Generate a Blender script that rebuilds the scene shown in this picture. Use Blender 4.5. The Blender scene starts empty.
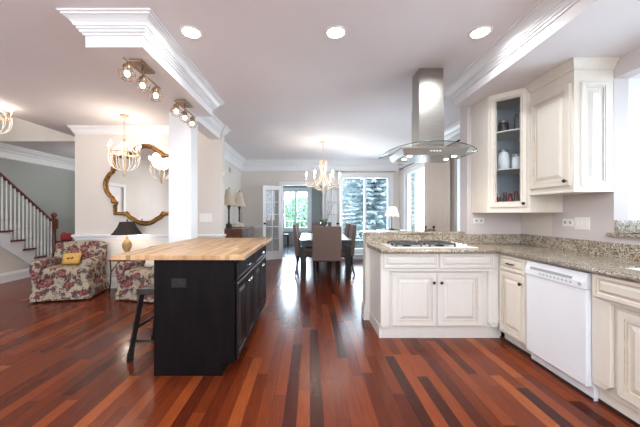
import bpy, bmesh, math, random
from mathutils import Vector, Matrix
PI = math.pi
R = math.radians
random.seed(7)
sc = bpy.context.scene
C = sc.collection

# ------------------------------------------------------------------ camera, world, exposure
cd = bpy.data.cameras.new('camera'); cam = bpy.data.objects.new('camera', cd); C.objects.link(cam)
cam.location = (0, 0, 1.27); cam.rotation_euler = (R(90), 0, 0)
cd.sensor_width = 36; cd.lens = 36 * 289 / 640; cd.shift_x = 10 / 640; cd.clip_start = 0.05; cd.clip_end = 200
sc.camera = cam
sc.view_settings.view_transform = 'Standard'; sc.view_settings.look = 'None'
sc.view_settings.gamma = 1; sc.view_settings.use_curve_mapping = False
sc.view_settings.exposure = 0.54
try:
    sc.cycles.use_denoising = True
    sc.cycles.max_bounces = 8; sc.cycles.diffuse_bounces = 5; sc.cycles.glossy_bounces = 4
    sc.cycles.transparent_max_bounces = 12; sc.cycles.sample_clamp_indirect = 6
    sc.cycles.caustics_reflective = False; sc.cycles.caustics_refractive = False
except Exception: pass
w = bpy.data.worlds.new('sky'); sc.world = w; w.use_nodes = True
bgn = w.node_tree.nodes['Background']
bgn.inputs[0].default_value = (0.84, 0.93, 1.0, 1); bgn.inputs[1].default_value = 1.9

def area(name, loc, size, power, color, rot, shape='RECTANGLE', spread=180):
    l = bpy.data.lights.new(name, 'AREA'); l.energy = power; l.color = color; l.shape = shape
    l.size = size[0]; l.size_y = size[1]; l.spread = R(spread)
    o = bpy.data.objects.new(name, l); C.objects.link(o); o.location = loc; o.rotation_euler = rot
    return o
COOL = (0.76, 0.90, 1.0); WARM = (1.0, 0.86, 0.72); NEUT = (0.90, 0.97, 1.0)
# daylight entering by the windows, unseen ones behind the camera included (lights stand just outside each opening)
area('daylight_recess_window', (3.22, 1.6, 1.8), (1.5, 1.2), 32, COOL, (0, R(90), 0))
area('daylight_patio_door', (2.80, 6.88, 1.25), (2.2, 1.3), 58, COOL, (0, R(90), 0))
area('daylight_side_window', (2.80, 4.5, 1.4), (1.8, 0.9), 20, COOL, (0, R(90), 0))
area('daylight_far_window', (1.55, 8.45, 1.35), (1.35, 2.1), 66, COOL, (R(90), 0, R(180)))
area('daylight_sunroom', (-0.5, 11.95, 1.4), (1.6, 1.5), 240, COOL, (R(90), 0, R(180)))
area('daylight_rear_window', (-0.6, -3.3, 1.5), (3.4, 1.7), 46, (0.80, 0.91, 1.0), (R(90), 0, 0))
area('daylight_living_window', (-3.8, -3.3, 1.5), (1.6, 1.7), 80, (0.88, 0.93, 1.0), (R(90), 0, 0))

# ------------------------------------------------------------------ materials
def lin(c):
    return tuple(((v / 255) / 12.92 if v / 255 <= 0.04045 else ((v / 255 + 0.055) / 1.055) ** 2.4) for v in c) + (1,)
class NT:
    def __init__(s, name):
        s.m = bpy.data.materials.new(name); s.m.use_nodes = True
        s.t = s.m.node_tree; s.n = s.t.nodes; s.b = s.n['Principled BSDF']; s.out = s.n['Material Output']
    def node(s, typ, **kw):
        n = s.n.new(typ)
        for k, v in kw.items(): setattr(n, k, v)
        return n
    def link(s, a, b): s.t.links.new(a, b)
    def setv(s, n, i, v):
        if hasattr(v, 'is_linked') or isinstance(v, bpy.types.NodeSocket): s.link(v, n.inputs[i])
        else: n.inputs[i].default_value = v
    def math(s, op, a, b=None, c=None):
        n = s.node('ShaderNodeMath', operation=op); s.setv(n, 0, a)
        if b is not None: s.setv(n, 1, b)
        if c is not None: s.setv(n, 2, c)
        return n.outputs[0]
    def coord(s, scale=(1, 1, 1)):
        t = s.node('ShaderNodeTexCoord'); mp = s.node('ShaderNodeMapping'); mp.inputs['Scale'].default_value = scale
        s.link(t.outputs['Object'], mp.inputs[0]); return mp.outputs[0]
    def noise(s, vec, scale, detail=3, rough=0.5, dist=0):
        n = s.node('ShaderNodeTexNoise'); s.link(vec, n.inputs['Vector'])
        n.inputs['Scale'].default_value = scale; n.inputs['Detail'].default_value = detail
        n.inputs['Roughness'].default_value = rough; n.inputs['Distortion'].default_value = dist
        return n.outputs['Fac']
    def ramp(s, fac, stops, interp='LINEAR'):
        n = s.node('ShaderNodeValToRGB'); s.link(fac, n.inputs[0]); n.color_ramp.interpolation = interp
        el = n.color_ramp.elements
        while len(el) < len(stops): el.new(0.5)
        for e, (p, c) in zip(el, stops): e.position = p; e.color = c
        return n.outputs[0]
    def mix(s, f, a, b, mode='MIX'):
        n = s.node('ShaderNodeMix', data_type='RGBA', blend_type=mode)
        s.setv(n, 0, f); s.setv(n, 6, a); s.setv(n, 7, b); return n.outputs[2]
    def bump(s, h, strength=0.2, dist=0.002):
        n = s.node('ShaderNodeBump'); n.inputs['Strength'].default_value = strength; n.inputs['Distance'].default_value = dist
        s.link(h, n.inputs['Height']); s.link(n.outputs[0], s.b.inputs['Normal'])
M = {}
def mat(name, rgb, rough=0.5, metal=0.0, spec=0.5, vary=0.04, vscale=6, bump=0.0, bscale=60, emit=None, estr=0, coat=0, stretch=(1, 1, 1), sheen=0):
    a = NT(name); v = a.coord(stretch)
    f = a.noise(v, vscale, 3)
    c = lin(rgb)
    lo = tuple(x * (1 - vary * 2) for x in c[:3]) + (1,); hi = tuple(min(1, x * (1 + vary * 2)) for x in c[:3]) + (1,)
    a.link(a.ramp(f, [(0.3, lo), (0.7, hi)]), a.b.inputs['Base Color'])
    a.b.inputs['Roughness'].default_value = rough; a.b.inputs['Metallic'].default_value = metal
    a.b.inputs['Specular IOR Level'].default_value = spec; a.b.inputs['Coat Weight'].default_value = coat
    a.b.inputs['Sheen Weight'].default_value = sheen
    if bump: a.bump(a.noise(v, bscale, 2), bump)
    if emit: a.b.inputs['Emission Color'].default_value = lin(emit); a.b.inputs['Emission Strength'].default_value = estr
    M[name] = a.m; return a.m
mat('wall_paint', (220, 213, 206), 0.75, vary=0.012, vscale=1.5, bump=0.05, bscale=200)
mat('hall_paint', (164, 168, 164), 0.75, vary=0.012, vscale=1.5, bump=0.05, bscale=200)
mat('kitchen_paint', (208, 200, 200), 0.7, vary=0.012, vscale=1.5, bump=0.05, bscale=200)
mat('ceiling_paint', (236, 232, 234), 0.8, vary=0.01, vscale=1.0, bump=0.03, bscale=200)
mat('trim_white', (232, 232, 233), 0.35, vary=0.01)
mat('cabinet_paint', (224, 217, 206), 0.38, vary=0.010, vscale=9, stretch=(3, 3, 0.6))
mat('cabinet_cool', (226, 222, 216), 0.38, vary=0.008, vscale=9, stretch=(3, 3, 0.6))
mat('glaze', (180, 163, 142), 0.5, vary=0.12, vscale=20)
mat('cabinet_inside', (214, 218, 224), 0.5, vary=0.01)
mat('island_wood', (13, 8, 9), 0.5, vary=0.3, vscale=5, stretch=(4, 4, 0.5), spec=0.12)
mat('island_edge', (52, 40, 37), 0.4, vary=0.2, vscale=15)
mat('dark_wood', (46, 34, 32), 0.35, vary=0.2, vscale=5, stretch=(4, 4, 0.5))
mat('black_wood', (20, 17, 17), 0.42, vary=0.2, vscale=8)
mat('mahogany', (104, 48, 30), 0.32, vary=0.2, vscale=6, stretch=(3, 3, 0.6), coat=0.2)
mat('dresser_wood', (112, 62, 42), 0.32, vary=0.15, vscale=6, stretch=(1, 1, 5), coat=0.2)
mat('dresser_sheen', (104, 88, 80), 0.3, vary=0.12, vscale=6, coat=0.3)  # brown wood greyed by a reflection put into the colour
mat('antique_bronze', (150, 122, 96), 0.4, 0.6, vary=0.15, vscale=30)
mat('bronze', (62, 48, 38), 0.38, 0.8, vary=0.2, vscale=30)
mat('brushed_nickel', (150, 140, 128), 0.35, 0.9, vary=0.1, vscale=30)
mat('steel', (172, 168, 162), 0.27, 1.0, vary=0.04, vscale=8, stretch=(1, 1, 12))
mat('chrome', (220, 220, 220), 0.12, 1.0, vary=0.01)
mat('black_iron', (26, 26, 28), 0.5, 0.3, vary=0.1)
mat('grate_iron', (74, 76, 80), 0.4, 0.5, vary=0.15, vscale=40)
mat('appliance_white', (232, 236, 242), 0.28, vary=0.006)
mat('appliance_grey', (150, 154, 160), 0.4, vary=0.01)
mat('white_plastic', (236, 234, 230), 0.35, vary=0.01)
mat('white_ceramic', (238, 238, 236), 0.15, vary=0.01)
mat('gold_frame', (142, 102, 56), 0.32, 0.85, vary=0.3, vscale=22, bump=0.2)
mat('brass_light', (206, 178, 140), 0.35, 0.6, vary=0.05)
mat('cream_metal', (232, 216, 196), 0.4, 0.1, vary=0.04)
mat('parsons_fabric', (114, 92, 84), 0.85, vary=0.06, vscale=120, bump=0.25, bscale=300, sheen=0.2)
mat('parsons_light', (170, 126, 92), 0.8, vary=0.06, vscale=120, bump=0.25, bscale=300)
mat('shade_cream', (226, 214, 196), 0.8, vary=0.02)
mat('gourd', (176, 142, 92), 0.35, vary=0.12, vscale=30)
mat('ochre_fabric', (206, 160, 84), 0.9, vary=0.06, vscale=60, bump=0.3, bscale=300)
mat('red_fabric', (150, 48, 52), 0.8, vary=0.1, vscale=40)
mat('grey_board', (96, 98, 100), 0.6, vary=0.05)
mat('leaf_green', (60, 104, 60), 0.6, vary=0.2, vscale=20)
mat('twig', (120, 96, 86), 0.8, vary=0.15, vscale=20)
mat('bark', (90, 76, 66), 0.9, vary=0.2, vscale=8, bump=0.4, bscale=20)
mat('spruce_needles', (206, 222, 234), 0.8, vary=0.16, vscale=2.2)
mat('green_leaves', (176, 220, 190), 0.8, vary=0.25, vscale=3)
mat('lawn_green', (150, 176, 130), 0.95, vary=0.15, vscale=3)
mat('deck_wood', (176, 170, 160), 0.7, vary=0.08, vscale=4)
mat('jar_red', (140, 30, 28), 0.3, vary=0.1)
mat('jar_dark', (58, 50, 48), 0.25, vary=0.1)
mat('jar_lid', (186, 186, 182), 0.3, 0.8, vary=0.02)
mat('bulb_glow', (255, 244, 224), 0.4, emit=(255, 236, 210), estr=10)
mat('can_glow', (255, 250, 240), 0.4, emit=(255, 246, 234), estr=14)
mat('hood_glow', (255, 250, 240), 0.4, emit=(255, 242, 224), estr=9)
mat('mirror_glass', (238, 236, 232), 0.02, 1.0, vary=0.0)

def glassmat(name, tint, alpha, rough=0.02, k=0.8):
    a = NT(name); a.n.remove(a.b)
    tr = a.node('ShaderNodeBsdfTransparent'); tr.inputs[0].default_value = tint
    gl = a.node('ShaderNodeBsdfGlossy'); gl.inputs[1].default_value = rough; gl.inputs[0].default_value = (1, 1, 1, 1)
    fr = a.node('ShaderNodeFresnel'); fr.inputs[0].default_value = 1.45
    f = a.math('MULTIPLY_ADD', fr.outputs[0], k, alpha)
    mx = a.node('ShaderNodeMixShader'); a.link(f, mx.inputs[0]); a.link(tr.outputs[0], mx.inputs[1]); a.link(gl.outputs[0], mx.inputs[2])
    a.link(mx.outputs[0], a.out.inputs[0]); M[name] = a.m
glassmat('window_glass', (0.96, 0.98, 1.0, 1), 0.0)
glassmat('hood_glass', (0.95, 0.97, 0.96, 1), 0.02, k=0.35)
glassmat('jar_glass', (0.86, 0.9, 0.9, 1), 0.08)
glassmat('cabinet_glass', (0.94, 0.96, 0.98, 1), 0.0, k=0.5)
mat('glass_edge', (60, 84, 78), 0.15, vary=0.02)

# crystal beads
a = NT('crystal'); a.b.inputs['Base Color'].default_value = (0.95, 0.94, 0.93, 1); a.b.inputs['Roughness'].default_value = 0.12
a.b.inputs['Subsurface Weight'].default_value = 0.0; a.b.inputs['Coat Weight'].default_value = 0.6
tr = a.node('ShaderNodeBsdfTranslucent'); tr.inputs[0].default_value = (1, 0.96, 0.9, 1)
mx = a.node('ShaderNodeMixShader'); mx.inputs[0].default_value = 0.5
a.link(a.b.outputs[0], mx.inputs[1]); a.link(tr.outputs[0], mx.inputs[2]); a.link(mx.outputs[0], a.out.inputs[0]); M['crystal'] = a.m
# translucent shades
def shade(name, col, frac):
    a = NT(name); a.b.inputs['Base Color'].default_value = lin(col); a.b.inputs['Roughness'].default_value = 0.9
    v = a.coord((1, 1, 0.2)); a.bump(a.noise(v, 150, 2), 0.2)
    tr = a.node('ShaderNodeBsdfTranslucent'); tr.inputs[0].default_value = lin(col)
    mx = a.node('ShaderNodeMixShader'); mx.inputs[0].default_value = frac
    a.link(a.b.outputs[0], mx.inputs[1]); a.link(tr.outputs[0], mx.inputs[2]); a.link(mx.outputs[0], a.out.inputs[0]); M[name] = a.m
shade('linen_shade', (236, 224, 206), 0.45)
shade('black_shade', (66, 58, 54), 0.25)
shade('sheer_curtain', (240, 230, 220), 0.25)

def planks(name, width, length, stops, rough, gap=0.012, grain=1.0, coat=0.0, gapdark=0.35, rvar=0.1, spec=0.5):
    a = NT(name); a.b.inputs['Specular IOR Level'].default_value = spec; t = a.node('ShaderNodeTexCoord'); sp = a.node('ShaderNodeSeparateXYZ'); a.link(t.outputs['Object'], sp.inputs[0])
    x = a.math('DIVIDE', sp.outputs[0], width); xi = a.math('FLOOR', x); xf = a.math('SUBTRACT', x, xi)
    wn = a.node('ShaderNodeTexWhiteNoise', noise_dimensions='1D'); a.link(xi, wn.inputs['W'])
    y = a.math('ADD', a.math('DIVIDE', sp.outputs[1], length), a.math('MULTIPLY', wn.outputs['Value'], 7.3))
    yi = a.math('FLOOR', y); yf = a.math('SUBTRACT', y, yi)
    cv = a.node('ShaderNodeCombineXYZ'); a.link(xi, cv.inputs[0]); a.link(yi, cv.inputs[1])
    w2 = a.node('ShaderNodeTexWhiteNoise', noise_dimensions='2D'); a.link(cv.outputs[0], w2.inputs['Vector'])
    col = a.ramp(w2.outputs['Value'], stops)
    gv = a.node('ShaderNodeCombineXYZ'); a.link(a.math('MULTIPLY', sp.outputs[0], 1.0), gv.inputs[0])
    a.link(a.math('MULTIPLY', sp.outputs[1], 0.06), gv.inputs[1]); a.link(a.math('MULTIPLY', w2.outputs['Value'], 9.0), gv.inputs[2])
    g = a.noise(gv.outputs[0], 110, 4, 0.6, 0.3)
    col = a.mix(0.55 * grain, col, a.ramp(g, [(0.3, (0.6, 0.56, 0.54, 1)), (0.7, (1.3, 1.3, 1.28, 1))]), 'MULTIPLY')
    e = a.math('MINIMUM', a.math('MINIMUM', xf, a.math('SUBTRACT', 1.0, xf)),
               a.math('MULTIPLY', a.math('MINIMUM', yf, a.math('SUBTRACT', 1.0, yf)), length / width))
    m_ = a.math('SMOOTH_MIN', 1.0, a.math('DIVIDE', e, gap), 0.1)
    col = a.mix(m_, a.mix(1.0, col, (gapdark, gapdark, gapdark, 1), 'MULTIPLY'), col)
    a.link(col, a.b.inputs['Base Color'])
    a.link(a.math('ADD', rough - rvar / 2, a.math('MULTIPLY', a.noise(t.outputs['Object'], 3.0, 3), rvar)), a.b.inputs['Roughness'])
    a.b.inputs['Coat Weight'].default_value = coat; a.b.inputs['Coat Roughness'].default_value = 0.12
    h = a.math('ADD', m_, a.math('MULTIPLY', w2.outputs['Value'], 0.25)); a.bump(h, 0.25, 0.0012)
    M[name] = a.m
planks('cherry_floor', 0.083, 1.15, [(0.0, lin((58, 22, 13))), (0.12, lin((80, 31, 16))), (0.4, lin((97, 40, 19))), (0.8, lin((114, 51, 24))), (0.94, lin((128, 60, 29))), (1.0, lin((146, 76, 38)))], 0.22, gap=0.02, coat=0.0, spec=0.22, rvar=0.06)
planks('sunroom_floor', 0.30, 0.6, [(0.0, lin((90, 92, 98))), (1.0, lin((120, 122, 128)))], 0.15, grain=0.3)
planks('butcher_block', 0.036, 0.42, [(0.0, lin((146, 104, 68))), (0.35, lin((178, 136, 94))), (0.7, lin((192, 152, 108))), (1.0, lin((208, 172, 130)))], 0.38, gap=0.02, grain=0.45, gapdark=0.8)

# granite
a = NT('granite'); v = a.coord()
n1 = a.noise(v, 12, 5, 0.65, 0.6); n2 = a.noise(v, 62, 4, 0.7); n3 = a.noise(v, 130, 3, 0.6)
c = a.ramp(n1, [(0.30, lin((138, 124, 110))), (0.45, lin((178, 166, 148))), (0.58, lin((200, 191, 176))), (0.75, lin((150, 152, 152)))])
c = a.mix(a.ramp(n2, [(0.50, (0, 0, 0, 1)), (0.60, (1, 1, 1, 1))]), c, lin((124, 102, 82)))
c = a.mix(a.ramp(n3, [(0.52, (0, 0, 0, 1)), (0.60, (1, 1, 1, 1))]), c, lin((52, 46, 44)))
vo = a.node('ShaderNodeTexVoronoi'); a.link(v, vo.inputs['Vector']); vo.inputs['Scale'].default_value = 70
c = a.mix(a.ramp(vo.outputs['Distance'], [(0.10, (0.8, 0.8, 0.8, 1)), (0.2, (0, 0, 0, 1))]), c, lin((232, 226, 214)))
a.link(c, a.b.inputs['Base Color']); a.b.inputs['Roughness'].default_value = 0.16; M['granite'] = a.m

# floral upholstery
a = NT('floral_fabric'); v = a.coord()
def flower(scale, off, col, r0, r1, prev, dist=0.12):
    mp = a.node('ShaderNodeMapping'); mp.inputs['Location'].default_value = off; a.link(v, mp.inputs[0])
    nz = a.node('ShaderNodeTexNoise'); a.link(mp.outputs[0], nz.inputs['Vector']); nz.inputs['Scale'].default_value = scale * 4; nz.inputs['Detail'].default_value = 2
    ad = a.mix(dist, mp.outputs[0], nz.outputs['Color'], 'LINEAR_LIGHT')
    vo = a.node('ShaderNodeTexVoronoi'); a.link(ad, vo.inputs['Vector']); vo.inputs['Scale'].default_value = scale; vo.inputs['Randomness'].default_value = 0.75
    k = a.ramp(vo.outputs['Distance'], [(r0, (1, 1, 1, 1)), (r1, (0, 0, 0, 1))])
    return a.mix(k, prev, col), vo.outputs['Distance']
c = lin((168, 153, 132))
c, _ = flower(15, (3.1, 1.2, 5.5), lin((150, 146, 132)), 0.28, 0.33, c, 0.05)
c, _ = flower(10, (1.1, 8.2, 2.5), lin((84, 80, 74)), 0.36, 0.40, c, 0.06)
c, _ = flower(9, (7.1, 2.2, 4.5), lin((84, 58, 64)), 0.36, 0.40, c, 0.06)
c, d = flower(5.6, (0, 0, 0), lin((104, 54, 56)), 0.38, 0.41, c, 0.05)
c2, d2 = flower(5.6, (0, 0, 0), lin((150, 100, 92)), 0.24, 0.28, c, 0.05)
c3, _ = flower(5.6, (0, 0, 0), lin((84, 40, 46)), 0.12, 0.16, c2, 0.05)
a.link(c3, a.b.inputs['Base Color']); a.b.inputs['Roughness'].default_value = 0.9; a.bump(a.noise(v, 300, 2), 0.2); M['floral_fabric'] = a.m

# ------------------------------------------------------------------ mesh helpers
def wloc(o):
    v = Vector((0, 0, 0))
    while o is not None: v += o.location; o = o.parent
    return v
class MB:
    def __init__(s): s.bm = bmesh.new(); s.smooth = set()
    def face(s, vs, mi=0, sm=False):
        try: f = s.bm.faces.new(vs)
        except ValueError: return None
        f.material_index = mi; f.smooth = sm; return f
    def box(s, x0, y0, z0, x1, y1, z1, mi=0, bev=0):
        x0, x1 = min(x0, x1), max(x0, x1); y0, y1 = min(y0, y1), max(y0, y1); z0, z1 = min(z0, z1), max(z0, z1)
        v = [s.bm.verts.new(p) for p in ((x0,y0,z0),(x1,y0,z0),(x1,y1,z0),(x0,y1,z0),(x0,y0,z1),(x1,y0,z1),(x1,y1,z1),(x0,y1,z1))]
        fs = [s.face([v[i] for i in q], mi) for q in ((3,2,1,0),(4,5,6,7),(0,1,5,4),(1,2,6,5),(2,3,7,6),(3,0,4,7))]
        if bev:
            es = list({e for f in fs for e in f.edges})
            r = bmesh.ops.bevel(s.bm, geom=es, offset=bev, segments=3 if bev > 0.015 else 2, affect='EDGES', profile=0.5)
            for f in r['faces']: f.material_index = mi; f.smooth = bev > 0.015
        return s
    def prism(s, poly, a0, a1, axis='z', mi=0, bev=0):
        f = {'z': lambda p, a: (p[0], p[1], a), 'y': lambda p, a: (p[0], a, p[1]), 'x': lambda p, a: (a, p[0], p[1])}[axis]
        A = [s.bm.verts.new(f(p, a0)) for p in poly]; B = [s.bm.verts.new(f(p, a1)) for p in poly]
        n = len(poly); fs = [s.face(A[::-1], mi), s.face(B, mi)]
        for i in range(n): fs.append(s.face([A[i], A[(i+1) % n], B[(i+1) % n], B[i]], mi))
        fs = [x for x in fs if x]
        if bev:
            es = list({e for q in fs for e in q.edges})
            r = bmesh.ops.bevel(s.bm, geom=es, offset=bev, segments=3, affect='EDGES', profile=0.5)
            for q in r['faces']: q.material_index = mi; q.smooth = True
        return s
    def tube(s, pts, r, seg=8, mi=0, closed=False, cap=True):
        pts = [Vector(p) for p in pts]; n = len(pts)
        rs = r if isinstance(r, (list, tuple)) else [r] * n
        rings = []; up = None
        for i, p in enumerate(pts):
            if closed: d = pts[(i+1) % n] - pts[i-1]
            else: d = pts[min(i+1, n-1)] - pts[max(i-1, 0)]
            if d.length < 1e-9: d = Vector((0, 0, 1))
            d.normalize()
            if up is None: up = Vector((0, 0, 1)) if abs(d.z) < 0.9 else Vector((1, 0, 0))
            u = (up - d * up.dot(d))
            if u.length < 1e-6: u = d.orthogonal()
            u.normalize(); v = d.cross(u); up = u
            rings.append([s.bm.verts.new(p + (u * math.cos(2*PI*k/seg) + v * math.sin(2*PI*k/seg)) * rs[i]) for k in range(seg)])
        m = n if closed else n - 1
        for i in range(m):
            a, b = rings[i], rings[(i+1) % n]
            for k in range(seg): s.face([a[k], a[(k+1) % seg], b[(k+1) % seg], b[k]], mi, seg > 4)
        if cap and not closed: s.face(rings[0][::-1], mi); s.face(rings[-1], mi)
        return s
    def lathe(s, prof, cx=0, cy=0, seg=20, mi=0, axis=None, org=None):
        # prof: (r, z) list; axis None=z at (cx,cy)
        rings = []
        for (r, z) in prof:
            if r < 1e-5:
                rings.append([s.bm.verts.new((cx, cy, z))])
            else:
                rings.append([s.bm.verts.new((cx + r*math.cos(2*PI*k/seg), cy + r*math.sin(2*PI*k/seg), z)) for k in range(seg)])
        new = [v for g in rings for v in g]
        for a, b in zip(rings, rings[1:]):
            for k in range(seg):
                if len(a) == 1 and len(b) == 1: continue
                if len(a) == 1: s.face([a[0], b[(k+1) % seg], b[k]], mi, True)
                elif len(b) == 1: s.face([a[k], a[(k+1) % seg], b[0]], mi, True)
                else: s.face([a[k], a[(k+1) % seg], b[(k+1) % seg], b[k]], mi, True)
        if axis is not None:
            q = Vector((0, 0, 1)).rotation_difference(Vector(axis)).to_matrix()
            for v in new: v.co = q @ v.co + Vector(org)
        return s
    def ball(s, c, r, seg=10, mi=0, sz=1.0):
        n = 6
        prof = [(r*math.sin(PI*i/n), c[2] - r*sz*math.cos(PI*i/n)) for i in range(n+1)]
        return s.lathe(prof, c[0], c[1], seg, mi)
    def rings(s, o, u, v, n, w, h, prof):
        # concentric rectangles: prof = [(inset, height, material)]
        o, u, v, n = Vector(o), Vector(u), Vector(v), Vector(n); prev = None
        for ins, ht, mi in prof:
            q = [s.bm.verts.new(o + u*a + v*b + n*ht) for a, b in ((ins, ins), (w-ins, ins), (w-ins, h-ins), (ins, h-ins))]
            if prev:
                for i in range(4): s.face([prev[i], prev[(i+1) % 4], q[(i+1) % 4], q[i]], mi)
            prev = q
        s.face(prev, prof[-1][2]); return s
    def sweep(s, path, prof, closed=False, z=0, mi=0, side=1):
        # path: xy points; prof: (out, z) points; mitred sweep, outward = left normal * side
        P = [Vector((p[0], p[1])) for p in path]; n = len(P); cols = []
        for i in range(n):
            dirs = []
            if closed or i > 0: dirs.append((P[i] - P[i-1]).normalized())
            if closed or i < n-1: dirs.append((P[(i+1) % n] - P[i]).normalized())
            ns = [Vector((-d.y, d.x)) * side for d in dirs]
            m = sum(ns, Vector((0, 0)))
            if len(ns) == 2: m = m / (1 + ns[0].dot(ns[1]))
            cols.append([s.bm.verts.new((P[i].x + m.x*a, P[i].y + m.y*a, z + b)) for a, b in prof])
        k = len(prof)
        for i in range(n if closed else n-1):
            a, b = cols[i], cols[(i+1) % n]
            for j in range(k): s.face([a[j], a[(j+1) % k], b[(j+1) % k], b[j]], mi)
        if not closed: s.face(cols[0], mi); s.face(cols[-1][::-1], mi)
        return s
    def build(s, name, mats, parent=None, world=True, smooth_angle=None):
        if world and parent is not None: bmesh.ops.translate(s.bm, verts=s.bm.verts, vec=-wloc(parent))
        bmesh.ops.recalc_face_normals(s.bm, faces=s.bm.faces)
        me = bpy.data.meshes.new(name); s.bm.to_mesh(me); s.bm.free()
        o = bpy.data.objects.new(name, me); C.objects.link(o)
        for m in (mats if isinstance(mats, (list, tuple)) else [mats]): me.materials.append(M[m])
        if parent is not None: o.parent = parent
        return o
def tag(o, label=None, cat=None, group=None, kind=None):
    if label: o['label'] = label
    if cat: o['category'] = cat
    if group: o['group'] = group
    if kind: o['kind'] = kind
    return o
def thing(name, label, cat, loc=(0, 0, 0), rz=0, group=None):
    o = bpy.data.objects.new(name, None); C.objects.link(o); o.location = loc; o.rotation_euler = (0, 0, rz)
    o.empty_display_size = 0.1
    return tag(o, label, cat, group)
def struct(o): o['kind'] = 'structure'; return o
def srt(name, kids=None): 
    o = bpy.data.objects.new(name, None); C.objects.link(o); o['kind'] = 'structure'; return o
def copy_tree(o, parent=None):
    c = o.copy(); C.objects.link(c)
    if parent is not None: c.parent = parent
    for ch in list(o.children): copy_tree(ch, c)
    return c
def wallmesh(axis, c0, c1, a0, a1, z0, z1, opens=()):
    """boxes of a straight wall with rectangular openings. axis 'x': slab x in c0..c1 running along y"""
    m = MB()
    def bx(p, q, r, t):
        if q - p < 1e-4 or t - r < 1e-4: return
        if axis == 'x': m.box(c0, p, r, c1, q, t)
        else: m.box(p, c0, r, q, c1, t)
    cur = a0
    for (p, q, r, t) in sorted(opens):
        bx(cur, p, z0, z1); bx(p, q, z0, r); bx(p, q, t, z1); cur = q
    bx(cur, a1, z0, z1)
    return m

H = 2.75; XR = 2.51; YB = 8.1; YL = 4.93; XH = -6.6; XS = -5.6; XV = -4.53; YF = -3.0; XD = -1.91
BZ = 2.535  # underside of the dropped beams
# ------------------------------------------------------------------ shell
struct(MB().box(-6.7, YF-0.2, -0.1, 3.2, YB+0.15, 0).build('floor', 'cherry_floor'))
struct(MB().box(-2.6, YB+0.15, -0.1, 0.95, 11.9, 0).build('floor_sunroom', 'sunroom_floor'))
m = MB().box(XV, YF, H, 3.2, YB+0.12, H+0.2); m.box(XH-0.1, 5.94, H, XV, 8.4, H+0.2); m.build('ceiling', 'ceiling_paint')['kind'] = 'structure'
struct(MB().box(XS-1.1, YF, 5.2, XV+0.15, 6.1, 5.35).build('ceiling_stairwell', 'ceiling_paint'))
struct(MB().box(-2.6, YB+0.12, 2.5, 0.95, 11.9, 2.62).build('ceiling_sunroom', 'ceiling_paint'))
# far wall with french-door opening and big window
DX0, DX1 = -0.77, 0.36
WX0, WX1 = 0.86, 2.24
struct(wallmesh('y', YB, YB+0.12, XD-0.12, XR+0.12, 0, H, [(DX0, DX1, 0, 2.06), (WX0, WX1, 0.22, 2.32)]).build('wall_back', 'wall_paint'))
# right wall: recess opening, side window, patio door
struct(wallmesh('x', XR, XR+0.12, 3.0, YB, 0, H, [(4.05, 4.99, 0.3, 2.38), (6.2, 7.58, 0.02, 2.38)]).build('wall_right', 'wall_paint'))
RY0, RY1, RZ0, RZ1 = 0.75, 2.386, 1.11, 2.385
struct(wallmesh('x', XR, XR+0.12, YF, 3.0, 0, H, [(RY0, RY1, RZ0, RZ1)]).build('wall_right_kitchen', 'kitchen_paint'))
m = MB(); m.box(XR+0.12, RY1, RZ0-0.1, 3.1, RY1+0.08, RZ1+0.08); m.box(XR+0.12, RY0-0.08, RZ0-0.1, 3.1, RY0, RZ1+0.08)
m.box(XR+0.12, RY0, RZ1, 3.1, RY1, RZ1+0.08); m.box(XR+0.12, RY0, RZ0-0.1, 3.1, RY1, RZ0-0.03); struct(m.build('trim_1', 'trim_white'))
struct(MB().box(1.87, 3.44, 0, XR, 3.60, H).build('wall_stub', 'kitchen_paint'))
struct(MB().box(-4.01, YL, 0, -1.50, YL+0.13, H).build('wall_living', 'wall_paint'))
struct(MB().box(XD-0.12, YL+0.13, 0, XD, YB, H).build('wall_dining_left', 'wall_paint'))
struct(MB().box(-4.01, YL+0.13, 0, -3.86, 8.3, H).build('wall_hall_right', 'hall_paint'))
struct(MB().box(XH-0.1, 8.3, 0, -3.86, 8.4, H).build('wall_hall_back', 'hall_paint'))
struct(MB().box(XH-0.1, 3.0, 0, XH, 8.3, 5.2).build('wall_hall_left', 'hall_paint'))
struct(MB().box(XH, 5.93, H+0.001, -3.86, 6.08, 5.2).build('wall_stair_header', 'wall_paint'))
struct(MB().box(XV, YF, H+0.2, XV+0.12, 5.94, 5.2).build('wall_stair_upper', 'wall_paint'))
struct(wallmesh('x', XS-0.12, XS, YF, 3.3, 0, 5.2, [(1.15, 2.05, 0, 2.05)]).build('wall_left', 'wall_paint'))
struct(wallmesh('y', YF-0.12, YF, XS-0.12, XR+0.12, 0, H, [(-4.6, -3.0, 0.65, 2.35), (-2.3, 1.1, 0.65, 2.35)]).build('wall_front', 'wall_paint'))
struct(MB().box(XS, YF-0.12, H, XV, YF, 5.2).build('wall_front_upper', 'wall_paint'))
# sunroom shell
struct(wallmesh('y', 11.7, 11.82, -2.6, 0.83, 0, 2.5, [(-1.12, -0.02, 0.62, 2.22)]).build('wall_sunroom', 'hall_paint'))
m = MB(); m.box(0.75, YB+0.12, 0, 0.83, 11.7, 2.5); m.box(-2.6, YB+0.12, 0, -2.5, 11.7, 2.5); struct(m.build('wall_sunroom_side', 'hall_paint'))
# under-stair wall (spandrel)
RUN, RISE, Y0S = 0.232, 0.192, 6.33
NST = 13
m = MB(); m.prism([(6.22, 0), (6.22, 0.05), (Y0S-RUN*NST, RISE*NST-0.10), (3.3, RISE*NST-0.10), (3.3, 0)], XS-0.06, XS-0.02, 'x'); struct(m.build('wall_under_stairs', 'wall_paint'))
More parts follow.
